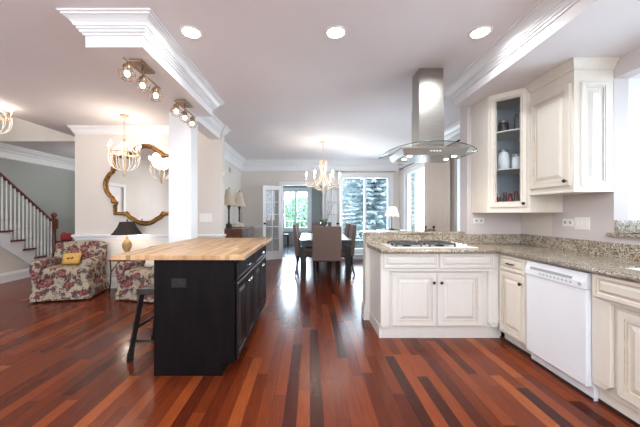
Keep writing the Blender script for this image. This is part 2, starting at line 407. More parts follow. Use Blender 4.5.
# column and beams
struct(MB().box(-1.77, 3.62, 0, -1.49, 3.83, BZ).build('column', 'trim_white'))
m = MB(); m.box(-1.71, 2.2, BZ, -1.27, 3.77, H); struct(m.build('ceiling_beam', 'ceiling_paint'))
m = MB(); m.box(-1.71, 3.77, BZ, -1.53, YL+0.001, H); struct(m.build('ceiling_beam.001', 'ceiling_paint'))
struct(MB().box(1.71, YF, BZ, XR, 3.44, H).build('ceiling_soffit', 'ceiling_paint'))

CR = [(0, 0), (0.118, 0), (0.118, -0.012), (0.104, -0.014), (0.104, -0.026), (0.092, -0.030), (0.072, -0.044), (0.058, -0.062), (0.050, -0.078), (0.040, -0.080), (0.040, -0.094), (0.030, -0.097), (0.026, -0.110), (0.014, -0.116), (0.012, -0.130), (0, -0.130)]
CRB = [(0, 0), (0.15, 0), (0.15, -0.02), (0.13, -0.03), (0.12, -0.05), (0.085, -0.085), (0.06, -0.10), (0.045, -0.13), (0.035, -0.145), (0.018, -0.15), (0.018, -0.255), (0.03, -0.262), (0.034, -0.28), (0.02, -0.295), (0, -0.30)]
CRW = [(p[0], p[1] * 1.1) for p in CR]
def trim(n, path, prof, z, side=1, closed=False, mat_='trim_white', name='trim_%d'):
    return struct(MB().sweep(path, prof, closed, z, 0, side).build(name % n if '%' in name else name, mat_))
e = 0.0
trim(2, [(-1.71, 3.6), (-1.71, 2.2), (-1.27, 2.2), (-1.27, 3.77), (-1.50, 3.77)], CR, H, -1)
trim(3, [(-1.53, 3.88), (-1.53, YL), (-1.50, YL), (-1.50, YL+0.13), (-1.9, YL+0.13)], [(p[0]*0.8, p[1]) for p in CR], H, -1)
trim(4, [(1.71, YF), (1.71, 3.44), (1.83, 3.44), (1.83, 3.6), (XR, 3.6)][:2] + [(1.83, 3.44)], CR, H, 1)
trim(5, [(1.83, 3.46), (1.83, 3.60), (XR, 3.60), (XR, YB), (XD, YB), (XD, YL+0.13)], CRB, H, 1) if False else None
trim(5, [(XR, 3.60), (XR, YB), (XD, YB), (XD, YL+0.13)], CRB, H, 1)
trim(6, [(-1.76, YL), (-4.01, YL), (-4.01, 5.92)], [(p[0]*.62, p[1]) for p in CR], H, 1)
trim(7, [(XH, 3.3), (XH, 8.3), (-4.01, 8.3), (-4.01, 5.95)], CRB, H, -1)
BB = [(0, 0), (0.022, 0), (0.022, 0.012), (0.016, 0.03), (0.016, 0.135), (0.012, 0.15), (0.008, 0.165), (0.004, 0.18), (0, 0.18)]
RAIL = [(0, 0), (0.012, 0), (0.016, 0.025), (0.034, 0.05), (0.038, 0.065), (0.034, 0.078), (0, 0.085)]
def bb(side, path, s=1): return struct(MB().sweep(path, BB, False, 0, 0, s).build('baseboard_' + side, 'trim_white'))
bb('living', [(-1.50, YL+0.13), (-1.50, YL), (-4.01, YL), (-4.01, 8.3)], 1)
bb('dining_left', [(DX0-0.1, YB), (XD, YB), (XD, YL+0.13)], 1)
bb('dining_back', [(XR, 7.7), (XR, YB), (DX1+0.1, YB)], 1)
bb('stairs', [(XS-0.02, 3.3), (XS-0.02, 6.2)], -1)
bb('hall', [(XH, 6.4), (XH, 8.3), (-4.01, 8.3)], -1)
bb('left', [(XS, YF), (XS, 1.05)], -1)
m = MB().sweep([(-1.50, YL+0.13), (-1.50, YL), (-4.01, YL), (-4.01, 8.3)], RAIL, False, 0.83, 0, 1); struct(m.build('trim_8', 'trim_white'))
m = MB().sweep([(DX0-0.1, YB), (XD, YB), (XD, YL+0.13)], RAIL, False, 0.83, 0, 1); struct(m.build('trim_9', 'trim_white'))
# casing around the mirror-wall left end
# french door casing
m = MB()
for a0, a1 in ((DX0-0.09, DX0), (DX1, DX1+0.09)): m.box(a0, YB-0.025, 0, a1, YB, 2.06)
m.box(DX0-0.09, YB-0.03, 2.06, DX1+0.09, YB, 2.16); struct(m.build('trim_10', 'trim_white'))

# ------------------------------------------------------------------ windows
def window(n, axis, c, a0, a1, z0, z1, cols, fw=0.055, casing=0.085, inward=-1, depth=0.10, grid=None):
    """frame + panes; axis 'y' means the window lies in a plane of constant y"""
    root = srt('window_%d' % n)
    def bx(m, p, q, r, t, d0, d1):
        if axis == 'y': m.box(p, c + d0, r, q, c + d1, t)
        else: m.box(c + d0, p, r, c + d1, q, t)
    m = MB()
    bx(m, a0, a0+fw, z0, z1, 0.02, depth); bx(m, a1-fw, a1, z0, z1, 0.02, depth)
    bx(m, a0+fw, a1-fw, z0, z0+fw, 0.02, depth); bx(m, a0+fw, a1-fw, z1-fw, z1, 0.02, depth)
    wd = (a1 - a0 - fw) / cols
    for i in range(1, cols): bx(m, a0 + wd*i, a0 + wd*i + fw, z0+fw, z1-fw, 0.02, depth)
    m.build('window_frame', 'trim_white', root)
    for i in range(cols):
        m = MB(); bx(m, a0 + wd*i + fw, a0 + wd*(i+1), z0+fw, z1-fw, 0.055, 0.062); m.build('pane', 'window_glass', root)
    if casing:
        m = MB()
        bx(m, a0-casing, a0, z0-casing, z1, inward*0.02, 0); bx(m, a1, a1+casing, z0-casing, z1, inward*0.02, 0)
        bx(m, a0-casing, a1+casing, z1, z1+casing, inward*0.025, 0)
        if z0 > 0.1: bx(m, a0, a1, z0-casing, z0, inward*0.02, 0)
        m.build('window_casing', 'trim_white', root)
    return root
window(1, 'y', YB, WX0, WX1, 0.22, 2.32, 2)
window(2, 'x', XR, 4.05, 4.99, 0.3, 2.38, 1, fw=0.02, casing=0)
w3 = window(3, 'x', XR, 6.2, 7.58, 0.02, 2.38, 2, fw=0.075)
m = MB()
for y in (6.85, 6.93):
    m.box(XR-0.045, y, 0.98, XR-0.03, y+0.02, 1.22); m.box(XR-0.03, y, 0.99, XR+0.02, y+0.02, 1.01); m.box(XR-0.03, y, 1.19, XR+0.02, y+0.02, 1.21)
m.build('handle', 'brushed_nickel', w3)
window(4, 'x', 3.0, RY0, RY1, RZ0, RZ1, 2, casing=0)
window(5, 'y', 11.7, -1.12, -0.02, 0.62, 2.22, 2, fw=0.08)
window(6, 'y', YF-0.12, -2.3, 1.1, 0.65, 2.35, 3, casing=0)
window(7, 'y', YF-0.12, -4.6, -3.0, 0.65, 2.35, 2, casing=0)
# granite sill and side splash of the recess
m = MB(); m.box(XR-0.035, RY0-0.05, RZ0-0.03, XR+0.49, RY1-0.001, RZ0, bev=0.006); m.box(XR-0.035, RY1-0.001, RZ0-0.03, XR, RY1+0.035, RZ0, bev=0.006)
m.box(XR+0.002, RY1-0.02, RZ0, XR+0.47, RY1-0.001, RZ0+0.105); struct(m.build('window_sill', 'granite'))

# french doors (swung open against the far wall) --------------------------------
def french(n, hx, hy, ang, width, sgn):
    root = srt('door_%d' % n); root.location = (hx, hy, 0.0); root.rotation_euler = (0, 0, ang)
    w = width * sgn; st = 0.085 * sgn
    m = MB(); z0, z1 = 0.01, 2.03
    m.box(0, -0.02, z0, st, 0.02, z1); m.box(w-st, -0.02, z0, w, 0.02, z1)
    m.box(st, -0.02, z0, w-st, 0.02, 0.24); m.box(st, -0.02, z1-0.11, w-st, 0.02, z1)
    for i in range(1, 5):
        z = 0.24 + (z1-0.11-0.24)*i/5; m.box(st, -0.014, z-0.011, w-st, 0.014, z+0.011)
    m.box(w/2-0.011, -0.014, 0.24, w/2+0.011, 0.014, z1-0.11)
    m.build('door_frame', 'trim_white', root, world=False)
    m = MB(); m.box(st, -0.003, 0.24, w-st, 0.003, z1-0.11); m.build('glass_panes', 'window_glass', root, world=False)
    m = MB(); m.lathe([(0, 0), (0.026, 0.004), (0.026, 0.008), (0.009, 0.012), (0.009, 0.035), (0.024, 0.045), (0.026, 0.06), (0.015, 0.07), (0, 0.072)], seg=14, axis=(0, -1, 0), org=(w-st/2, -0.02, 1.0))
    m.build('door_knob', 'bronze', root, world=False)
french(1, DX0-0.03, YB-0.05, R(28), 0.54, -1)
french(2, DX1+0.03, YB-0.05, R(-40), 0.54, 1)
# front door in the left wall (seen in the mirror)
d3 = srt('door_3')
m = MB(); m.box(XS-0.08, 1.15, 0.0, XS-0.04, 2.05, 2.05)
for (y, z, hh) in ((1.27, 0.25, 0.65), (1.64, 0.25, 0.65), (1.27, 1.05, 0.8), (1.64, 1.05, 0.8)):
    m.rings((XS-0.04, y, z), (0, 1, 0), (0, 0, 1), (1, 0, 0), 0.29, hh, [(0, 0, 0), (0.01, 0.008, 0), (0.03, 0.008, 0), (0.045, 0.002, 0), (0.07, 0.01, 0)])
m.build('door_leaf', 'trim_white', d3)
m = MB()
for a0, a1 in ((1.06, 1.15), (2.05, 2.14)): m.box(XS, a0, 0, XS+0.02, a1, 2.05)
m.box(XS, 1.06, 2.05, XS+0.022, 2.14, 2.14); m.build('door_casing', 'trim_white', d3)
m = MB(); m.ball((XS+0.02, 1.98, 1.0), 0.03); m.tube([(XS-0.04, 1.98, 1.0), (XS+0.01, 1.98, 1.0)], 0.01); m.build('door_knob', 'bronze', d3)

# ------------------------------------------------------------------ outside
struct(MB().box(-30, 8.3, -0.72, 34, 60, -0.6).build('ground_lawn', 'lawn_green'))
def conifer(x, y, h, rad, seed, label):
    rnd = random.Random(seed)
    root = thing('spruce_tree', label, 'tree', (x, y, -0.6), 0, 'trees outside the windows')
    MB().tube([(0, 0, 0), (0, 0, h*0.5), (0, 0, h*0.97)], [0.16, 0.10, 0.02], 8).build('trunk', 'bark', root, world=False)
    m = MB(); z = 0.25
    while z < h - 0.2:
        L = rad * (1 - z / h) ** 0.8 + 0.1; nb = 15
        a0 = rnd.random() * 6; nb = 22
        for b in range(nb):
            a = a0 + 2*PI*b/nb + rnd.uniform(-.15, .15); l = L * rnd.uniform(0.8, 1.08); dz = -0.18*l
            nk = max(3, int(l / 0.115))
            for k in range(nk):
                t = (k + 1) / nk; px, py, pz = math.cos(a)*l*t, math.sin(a)*l*t, z + dz*t + 0.10*l*t*t
                for sg in (-1, 1):
                    ln = 0.30*(1.12-t*0.7)*rnd.uniform(.7, 1.2); aa = a + sg*rnd.uniform(.5, .95)
                    e_ = Vector((px+math.cos(aa)*ln, py+math.sin(aa)*ln, pz-rnd.uniform(.02, .16)))
                    p_ = Vector((px, py, pz)); d = (e_-p_); sd = d.cross(Vector((0, 0, 1))).normalized()*rnd.uniform(.03, .05)
                    mid = p_ + d*0.5; A = m.bm.verts.new(p_); B = m.bm.verts.new(mid+sd); Cc = m.bm.verts.new(e_); D = m.bm.verts.new(mid-sd)
                    T = m.bm.verts.new(mid+Vector((0, 0, 0.03)))
                    for q in ((A, B, T), (B, Cc, T), (Cc, D, T), (D, A, T), (A, D, Cc, B)): m.face(q)
        z += 0.17
    m.build('foliage', 'spruce_needles', root, world=False); return root
conifer(2.75, 12.4, 9.0, 2.5, 3, 'blue grey spruce filling the tall far window')
conifer(8.2, 13.6, 8.5, 2.3, 9, 'blue grey spruce outside the glazed side door')
def leafy(x, y, h, rad, seed, label):
    rnd = random.Random(seed); root = thing('leafy_tree', label, 'tree', (x, y, -0.6), 0, 'trees outside the windows')
    m = MB().tube([(0, 0, 0), (0.05, 0, h*.5), (0, 0, h*.8)], [0.14, 0.1, 0.04], 8)
    for i in range(7):
        a = i*0.9; m.tube([(0, 0, h*(.35+.05*i)), (math.cos(a)*rad*.6, math.sin(a)*rad*.6, h*(.5+.06*i))], [0.05, 0.015], 6)
    m.build('trunk', 'bark', root, world=False)
    m = MB()
    for i in range(2600):
        while True:
            p = Vector((rnd.uniform(-1, 1), rnd.uniform(-1, 1), rnd.uniform(-1, 1)))
            if 0.35 < p.length < 1: break
        p = Vector((p.x*rad, p.y*rad, h*0.58 + p.z*h*0.42)); u = Vector((rnd.gauss(0, 1), rnd.gauss(0, 1), rnd.gauss(0, 1))).normalized()*.10
        v = u.orthogonal().normalized()*.07
        m.face([m.bm.verts.new(q) for q in (p-u, p+v, p+u, p-v)])
    m.build('foliage', 'green_leaves', root, world=False)
leafy(-0.3, 18.5, 3.0, 1.7, 5, 'pale green leafy tree beyond the sunroom window')
# deck with railing outside the sunroom
m = MB().box(-4.6, 11.95, -0.6, 0.0, 14.6, -0.05); struct(m.build('ground_deck', 'deck_wood'))
rl = thing('deck_railing', 'white deck railing outside the sunroom window', 'railing', (0, 14.5, -0.05))
MB().box(-4.6, 14.46, 0.88, 0.0, 14.54, 0.93).box(-4.6, 14.48, 0.08, 0.0, 14.52, 0.13).build('rail', 'trim_white', rl)
for i in range(24):
    MB().box(-4.5+i*.19, 14.485, (0.13 if i % 5 else -0.05), -4.47+i*.19, 14.515, 0.88).build('baluster', 'trim_white', rl)

# ------------------------------------------------------------------ staircase
st = thing('staircase', 'white staircase with mahogany treads, handrail and turned newel post', 'staircase', (-6.0, Y0S, 0))
for i in range(NST):
    y = Y0S - RUN*i; z = RISE*(i+1)
    MB().box(XH+0.01, y-RUN, z-0.032, XS+0.03, y+0.03, z, bev=0.008).build('tread', 'mahogany', st)
    MB().box(XH+0.01, y-0.02, z-RISE, XS-0.02, y, z-0.032).build('riser', 'trim_white', st)
m = MB(); poly = [(Y0S, 0)]
for i in range(NST): poly += [(Y0S-RUN*i, RISE*(i+1)-0.034), (Y0S-RUN*(i+1), RISE*(i+1)-0.034)]
yl = Y0S-RUN*NST
poly += [(yl, RISE*NST-0.30), (6.12, 0)]
m.prism(poly, XS-0.05, XS, 'x')
m.prism([(6.14, 0), (6.10, 0), (yl, RISE*NST-0.33), (yl, RISE*NST-0.30)], XS-0.0, XS+0.012, 'x')
m.build('stringer', 'trim_white', st)
hr = lambda y: 1.01 + RISE + (Y0S - y) * RISE / RUN
pts = [(XS-0.03, Y0S-0.02, hr(Y0S)-0.12), (XS-0.03, yl, hr(yl)-0.12)]
def rail(pts, w, h):
    m = MB(); (x, ya, za), (_, yb, zb) = pts
    pr = [(-w/2, 0), (-w/2, h*.5), (-w/3, h*.85), (0, h), (w/3, h*.85), (w/2, h*.5), (w/2, 0)]
    A = [m.bm.verts.new((x+p, ya, za+q)) for p, q in pr]; B = [m.bm.verts.new((x+p, yb, zb+q)) for p, q in pr]
    for i in range(len(pr)): m.face([A[i], A[(i+1) % 7], B[(i+1) % 7], B[i]])
    m.face(A); m.face(B[::-1]); return m
rail(pts, 0.065, 0.055).build('handrail', 'mahogany', st)
nx, ny = XS-0.03, Y0S+0.03
m = MB(); m.box(nx-0.05, ny-0.05, 0, nx+0.05, ny+0.05, 0.42, bev=0.006); m.box(nx-0.05, ny-0.05, 0.93, nx+0.05, ny+0.05, 1.14, bev=0.006)
m.lathe([(0.045, 0.42), (0.05, 0.44), (0.03, 0.46), (0.048, 0.52), (0.042, 0.6), (0.03, 0.8), (0.03, 0.86), (0.045, 0.88), (0.03, 0.9), (0.045, 0.93)], nx, ny, 16)
m.lathe([(0.055, 1.14), (0.062, 1.155), (0.03, 1.17), (0.028, 1.18), (0.052, 1.205), (0.058, 1.235), (0.045, 1.27), (0.02, 1.29), (0, 1.295)], nx, ny, 16)
m.build('newel_post', 'mahogany', st)
for i in range(NST):
    for k in range(3):
        y = Y0S - RUN*i - 0.04 - RUN/3*k; z = RISE*(i+1); zt = hr(y) - 0.12 - z
        m = MB(); x = XS-0.03; m.box(x-.013, y-.013, z, x+.013, y+.013, z+.18)
        m.lathe([(.013, z+.18), (.009, z+.19), (.016, z+.21), (.017, z+.26), (.010, z+.42), (.013, z+.44), (.010, z+.46), (.010, z+zt-.16), (.014, z+zt-.15), (.009, z+zt-.13), (.011, z+zt+.01)], x, y, 8)
        m.build('baluster', 'trim_white', st)

# ------------------------------------------------------------------ kitchen cabinets
def panel_prof(t, fr, raised=True):
    return [(0, 0, 0), (0, t*0.75, 0), (0.005, t, 0), (fr-0.020, t, 0), (fr-0.018, t-0.004, 1), (fr-0.007, t-0.003, 0), (fr-0.004, t-0.009, 1),
            (fr+0.004, t-0.011, 0), (fr+0.010, t-0.010, 0), (fr+0.034, t-0.001, 0), (fr+0.036, t-0.0015, 1), (fr+0.039, t, 0)]
def small_prof(t, fr):
    return [(0, 0, 0), (0, t*0.75, 0), (0.005, t, 0), (fr-0.012, t, 0), (fr-0.010, t-0.004, 1), (fr, t-0.008, 0), (fr+0.003, t-0.009, 1), (fr+0.018, t-0.001, 0), (fr+0.020, t, 0)]
def knob(parent, p, n, mat_='bronze', s=1.0):
    MB().lathe([(0.006*s, 0), (0.006*s, 0.012*s), (0.015*s, 0.018*s), (0.016*s, 0.024*s), (0.010*s, 0.030*s), (0, 0.031*s)], seg=12, axis=n, org=(Vector(p) - wloc(parent))).build('knob', mat_, parent, world=False)
def pull(parent, p, u, n, L=0.10, mat_='bronze'):
    p = Vector(p); u = Vector(u); n = Vector(n)
    m = MB(); m.tube([p-u*L*.38, p-u*L*.38+n*.022], 0.005, 8); m.tube([p+u*L*.38, p+u*L*.38+n*.022], 0.005, 8)
    m.tube([p-u*L/2+n*.024, p-u*L*.3+n*.026, p+n*.027, p+u*L*.3+n*.026, p+u*L/2+n*.024], [.004, .007, .0055, .007, .004], 8)
    m.build('handle', mat_, parent)
PX = (1, 0, 0); NX = (-1, 0, 0); PY = (0, 1, 0); NY = (0, -1, 0); PZ = (0, 0, 1)
FY = 2.90      # face of the peninsula cabinets
FX = 1.90      # face of the right run
# peninsula cabinet
t = thing('base_cabinet', 'white glazed double-door cabinet under the cooktop', 'cabinet', (1.3, 3.17, 0))
m = MB(); m.box(0.71, FY+0.03, 0.125, 1.898, 3.435, 0.876); m.box(0.71, FY, 0.70, 1.8985, FY+0.03, 0.876)
for a0, a1, c0, c1 in ((0.71, 0.80, 0.71, 0.775), (1.79, 1.898, 1.815, 1.898)):
    m.box(a0, FY, 0.165, a1, FY+0.03, 0.70, bev=0.004)
    m.prism([(a0+0.004, 0.165), (a1-0.004, 0.165), (c1-0.01, 0.128), (c0+0.01, 0.128)], FY+0.003, FY+0.03, 'y')
m.box(0.79, FY-0.006, 0.69, 1.80, FY+0.0, 0.705, bev=0.003)
m.build('body', ['cabinet_cool'], t)
MB().box(0.705, FY+0.05, 0, 1.95, 3.43, 0.125).build('base_board', 'cabinet_cool', t)
for x0, x1 in ((0.735, 1.283), (1.295, 1.845)):
    MB().rings((x0, FY, 0.722), PX, PZ, NY, x1-x0, 0.150, small_prof(0.02, 0.035)).build('drawer_front', ['cabinet_cool', 'glaze'], t)
for i, (x0, x1) in enumerate(((0.83, 1.278), (1.284, 1.732))):
    d = MB().rings((x0, FY+0.03, 0.135), PX, PZ, NY, x1-x0, 0.535, panel_prof(0.02, 0.062)).build('door', ['cabinet_cool', 'glaze'], t)
    knob(d, ((x1-0.035) if i == 0 else (x0+0.035), FY+0.01, 0.575), NY)
# knee wall behind peninsula
m = MB().box(0.66, 3.44, 0, 1.87, 3.60, 1.02); struct(m.build('wall_peninsula', 'cabinet_paint'))
m = MB().sweep([(1.83, 3.60), (0.66, 3.60), (0.66, 3.44)], BB, False, 0, 0, -1); struct(m.build('baseboard_peninsula', 'trim_white'))
t2 = thing('drawer_cabinet', 'narrow cream cabinet with one drawer and door beside the dishwasher', 'cabinet', (2.2, 2.72, 0))
MB().box(FX, 2.512, 0.10, XR-0.005, 2.8995, 0.876).build('body', 'cabinet_paint', t2)
MB().box(FX+0.05, 2.512, 0, XR-0.005, 2.895, 0.10).build('base_board', 'cabinet_paint', t2)
d = MB().rings((FX, 2.875, 0.725), NY, PZ, NX, 0.345, 0.142, small_prof(0.02, 0.032)).build('drawer', ['cabinet_paint', 'glaze'], t2)
pull(d, (FX-0.02, 2.70, 0.796), PY, NX)
d = MB().rings((FX, 2.875, 0.125), NY, PZ, NX, 0.345, 0.585, panel_prof(0.02, 0.058)).build('door', ['cabinet_paint', 'glaze'], t2)
knob(d, (FX-0.02, 2.57, 0.64), NX)
# dishwasher
dw = thing('dishwasher', 'white built-in dishwasher between cream cabinets', 'dishwasher', (2.2, 2.25, 0))
MB().box(FX+0.01, 1.955, 0.09, XR-0.01, 2.506, 0.868).build('body', 'appliance_white', dw)
MB().box(FX-0.028, 1.958, 0.095, FX+0.01, 2.503, 0.752, bev=0.006).build('door', 'appliance_white', dw)
m = MB(); cp = [(FX+0.01, 0.756), (FX-0.036, 0.756), (FX-0.036, 0.80), (FX-0.020, 0.85), (FX-0.020, 0.866), (FX+0.01, 0.866)]
m.prism(cp, 1.958, 2.503, 'y'); 
p = m.build('control_panel', 'appliance_white', dw)
m = MB(); m.prism([(FX-0.0345, 0.806), (FX-0.0365, 0.803), (FX-0.0305, 0.820), (FX-0.0285, 0.823)], 2.06, 2.45, 'y'); m.build('vent_slot', 'appliance_grey', p)
m = MB()
for i in range(9): m.box(FX-0.0372, 2.06+i*0.034, 0.776, FX-0.036, 2.078+i*0.034, 0.783); m.box(FX-0.0372, 2.064+i*0.034, 0.790, FX-0.036, 2.074+i*0.034, 0.792)
m.build('button_row', 'appliance_grey', p)
MB().tube([(FX-0.0368, 2.0+0.011*math.cos(q*PI/8), 0.783+0.011*math.sin(q*PI/8)) for q in range(16)], 0.0018, 5, closed=True).tube([(FX-0.0368, 2.0+0.005*math.cos(q*PI/4), 0.783+0.005*math.sin(q*PI/4)) for q in range(8)], 0.0015, 5, closed=True).build('round_emblem', 'appliance_grey', p)
MB().box(FX+0.02, 1.955, 0.0, FX+0.06, 2.506, 0.09).build('kick_plate', 'appliance_white', dw)
# sink base
sb = thing('sink_cabinet', 'cream glazed sink cabinet nearest the camera', 'cabinet', (2.2, 1.4, 0))
m = MB(); m.box(FX+0.03, 0.85, 0.10, XR-0.005, 1.948, 0.69); m.box(FX, 0.85, 0.70, FX+0.03, 1.948, 0.876); m.box(FX+0.03, 0.85, 0.69, XR-.005, 0.87, 0.876)
m.box(FX, 1.83, 0.165, FX+0.03, 1.948, 0.70, bev=0.004); m.prism([(1.834, 0.165), (1.944, 0.165), (1.944, 0.13), (1.87, 0.13)], FX+0.003, FX+0.03, 'x')
m.build('body', 'cabinet_paint', sb)
MB().box(FX+0.05, 0.85, 0, FX+0.09, 1.948, 0.125).build('base_board', 'cabinet_paint', sb)
MB().rings((FX, 1.925, 0.722), NY, PZ, NX, 1.05, 0.150, small_prof(0.02, 0.035)).build('drawer_front', ['cabinet_paint', 'glaze'], sb)
for i, y1 in enumerate((1.80, 1.34)):
    d = MB().rings((FX+0.03, y1, 0.135), NY, PZ, NX, 0.45, 0.535, panel_prof(0.02, 0.062)).build('door', ['cabinet_paint', 'glaze'], sb)
    knob(d, (FX+0.01, y1-0.415 if i == 0 else y1-0.035, 0.575), NX)
sb2 = thing('base_cabinet', 'plain cream cabinet continuing the right run towards the camera', 'cabinet', (2.2, 0.2, 0))
MB().box(FX, -0.5, 0.10, XR-0.005, 0.845, 0.876).build('body', 'cabinet_paint', sb2)
for i in range(3):
    d = MB().rings((FX, 0.83-0.445*i, 0.125), NY, PZ, NX, 0.43, 0.735, panel_prof(0.02, 0.062)).build('door', ['cabinet_paint', 'glaze'], sb2)
struct(MB().box(FX+0.045, -0.5, 0, FX+0.0499, 1.95, 0.022).box(FX+0.0125, 1.955, 0, FX+0.0195, 2.506, 0.018).box(FX+0.035, 2.512, 0, FX+0.0495, FY+0.045, 0.024).build('trim_11', 'dark_wood'))
# worktop (one continuous granite run with the sink hole)
m = MB(); zt0, zt1 = 0.878, 0.914
SX0, SX1, SY0, SY1 = 2.05, 2.40, 1.12, 1.95
m.prism([(0.695, 3.436), (0.672, 3.436), (0.672, 3.30), (0.70, 2.855), (0.715, 2.84), (1.87, 2.84), (1.87, 3.436)][1:], zt0, zt1, 'z')
for q in ((1.87, SY1, XR-0.003, 3.436), (1.87, -0.5, XR-0.003, SY0), (1.87, SY0, SX0, SY1), (SX1, SY0, XR-0.003, SY1)): m.box(q[0], q[1], zt0, q[2], q[3], zt1)
m.tube([(0.70, 2.845, 0.896), (1.87, 2.845, 0.896)], 0.018, 10); m.tube([(1.872, 2.85, 0.896), (1.872, -0.5, 0.896)], 0.018, 10)
tag(m.build('granite_worktop', 'granite'), 'speckled beige granite worktop running from cooktop to sink', 'worktop')
m = MB(); m.box(0.66, 3.408, 0.915, XR-0.004, 3.436, 1.025); m.box(XR-0.03, -0.5, 0.915, XR-0.002, 3.406, 1.03)
tag(m.build('granite_backsplash', 'granite'), 'low granite backsplash strip along the kitchen walls', 'backsplash')
m = MB(); m.box(0.645, 3.40, 1.026, 1.826, 3.62, 1.054, bev=0.008)
tag(m.build('granite_ledge', 'granite'), 'raised granite bar ledge behind the cooktop', 'ledge')
sk = thing('kitchen_sink', 'white undermount sink in the granite worktop', 'sink', (2.22, 1.5, 0.7))
m = MB(); e = 0.004
m.box(SX0+e, SY0+e, 0.70, SX1-e, SY1-e, 0.71); m.box(SX0+e, SY0+e, 0.71, SX0+0.02, SY1-e, 0.905); m.box(SX1-0.02, SY0+e, 0.71, SX1-e, SY1-e, 0.905)
m.box(SX0+0.02, SY0+e, 0.71, SX1-0.02, SY0+0.02, 0.905); m.box(SX0+0.02, SY1-0.02, 0.71, SX1-0.02, SY1-e, 0.905); m.build('basin', 'white_ceramic', sk)
MB().lathe([(0, 0.7105), (0.04, 0.7105), (0.04, 0.714), (0.03, 0.712), (0, 0.712)], 2.22, 1.5).build('drain', 'chrome', sk)

# cooktop
ck = thing('gas_cooktop', 'white glass gas cooktop with black iron grates', 'cooktop', (1.25, 3.13, 0.914))
MB().box(0.82, 2.95, 0.915, 1.72, 3.37, 0.924, bev=0.003).build('glass_top', 'white_ceramic', ck)
def grate(x0, x1, y0, y1):
    m = MB(); r = 0.008; z = 0.952
    for a_, b_ in (((x0, y0), (x1, y0)), ((x1, y0), (x1, y1)), ((x1, y1), (x0, y1)), ((x0, y1), (x0, y0))):
        m.tube([(a_[0], a_[1], z), (b_[0], b_[1], z)], r, 6)
    cx, cy = (x0+x1)/2, (y0+y1)/2
    for dx, dy in ((1, 0), (-1, 0), (0, 1), (0, -1), (1, 1), (-1, 1), (1, -1), (-1, -1)):
        ex, ey = cx + dx*(x1-x0)/2, cy + dy*(y1-y0)/2
        m.tube([(ex, ey, z), (cx+dx*0.02, cy+dy*0.02, z+0.002)], r, 6)
        if dx*dy: m.tube([(ex, ey, z), (ex, ey, 0.925)], r*1.2, 6)
    return m
for x0, x1 in ((0.90, 1.16), (1.25, 1.51)):
    for y0, y1 in ((3.01, 3.15), (3.19, 3.33)):
        g = grate(x0, x1, y0, y1).build('grate', 'grate_iron', ck)
        MB().lathe([(0, .924), (0.045, .924), (0.045, .934), (0.032, .936), (0.032, .946), (0, .948)], (x0+x1)/2, (y0+y1)/2, 14).build('burner', 'black_iron', ck)
for i in range(4):
    MB().lathe([(0.018, .924), (0.02, .928), (0.019, .945), (0.014, .948), (0, .948)], 1.62, 3.02+i*0.09, 12).build('knob', 'white_plastic', ck)

# range hood
HX = 1.235
hd = thing('range_hood', 'stainless steel chimney hood with curved glass canopy', 'range hood', (HX, 3.05, 1.85))
MB().box(HX-0.127, 2.935, 1.93, HX+0.127, 3.15, 2.38).build('lower_duct', 'steel', hd)
MB().box(HX-0.122, 2.94, 2.38, HX+0.122, 3.145, H-0.001).build('upper_duct', 'steel', hd)
bm = MB(); A = [(-0.30, 2.86), (0.30, 2.86), (0.30, 3.30), (-0.30, 3.30)]; B = [(-0.33, 2.84), (0.33, 2.84), (0.33, 3.32), (-0.33, 3.32)]; D = [(-.13, 2.94), (.13, 2.94), (.13, 3.15), (-.13, 3.15)]
def lay(q, z, sh=0): return [bm.bm.verts.new((HX+x+sh, y, z)) for x, y in q]
L0 = lay(A, 1.85); L1 = lay(B, 1.915); L2 = lay(B, 1.928); L3 = lay(D, 1.935)
for P_, Q_ in ((L0, L1), (L1, L2), (L2, L3)):
    for i in range(4): bm.face([P_[i], P_[(i+1) % 4], Q_[(i+1) % 4], Q_[i]])
bm.face(L0[::-1]); bm.face(L3); bm.build('canopy_body', 'steel', hd)
m = MB(); n = 28; rows = []
def gz(x): return 1.972 - 0.078*(x/0.45)**2
def yf(x): return 2.80 + 0.10*max(0, (abs(x)/0.45))**6
for i in range(n+1):
    x = -0.45 + 0.9*i/n
    rows.append([m.bm.verts.new((HX+x, y, gz(x)+dz)) for y, dz in ((yf(x), 0), (3.32, 0), (3.32, 0.008), (yf(x), 0.008))])
for i in range(n):
    a_, b_ = rows[i], rows[i+1]
    for k in range(4): m.face([a_[k], a_[(k+1) % 4], b_[(k+1) % 4], b_[k]], 0 if k in (0, 2) else 1, True)
m.face(rows[0], 1); m.face(rows[-1][::-1], 1)
m.build('glass_canopy', ['hood_glass', 'glass_edge'], hd)
for x in (-0.225, 0.225):
    for y in (2.93, 3.10):
        MB().lathe([(0, 1.8475), (0.016, 1.8475), (0.020, 1.846), (0.024, 1.849), (0.024, 1.85)], HX+x, y, 16).build('hood_light', 'hood_glow', hd)
m = MB()
for i in range(4): m.box(HX-0.05+i*.03, 2.8375, 1.882, HX-0.035+i*.03, 2.85, 1.892)
m.build('button_row', 'white_plastic', hd)
for x in (-0.225, 0.225):
    o = area('hood_lamp', (HX+x, 3.0, 1.842), (0.05, 0.05), 2.0, WARM, (0, 0, 0), 'DISK', 140); o.parent = hd; o.location = Vector(o.location) - wloc(hd)

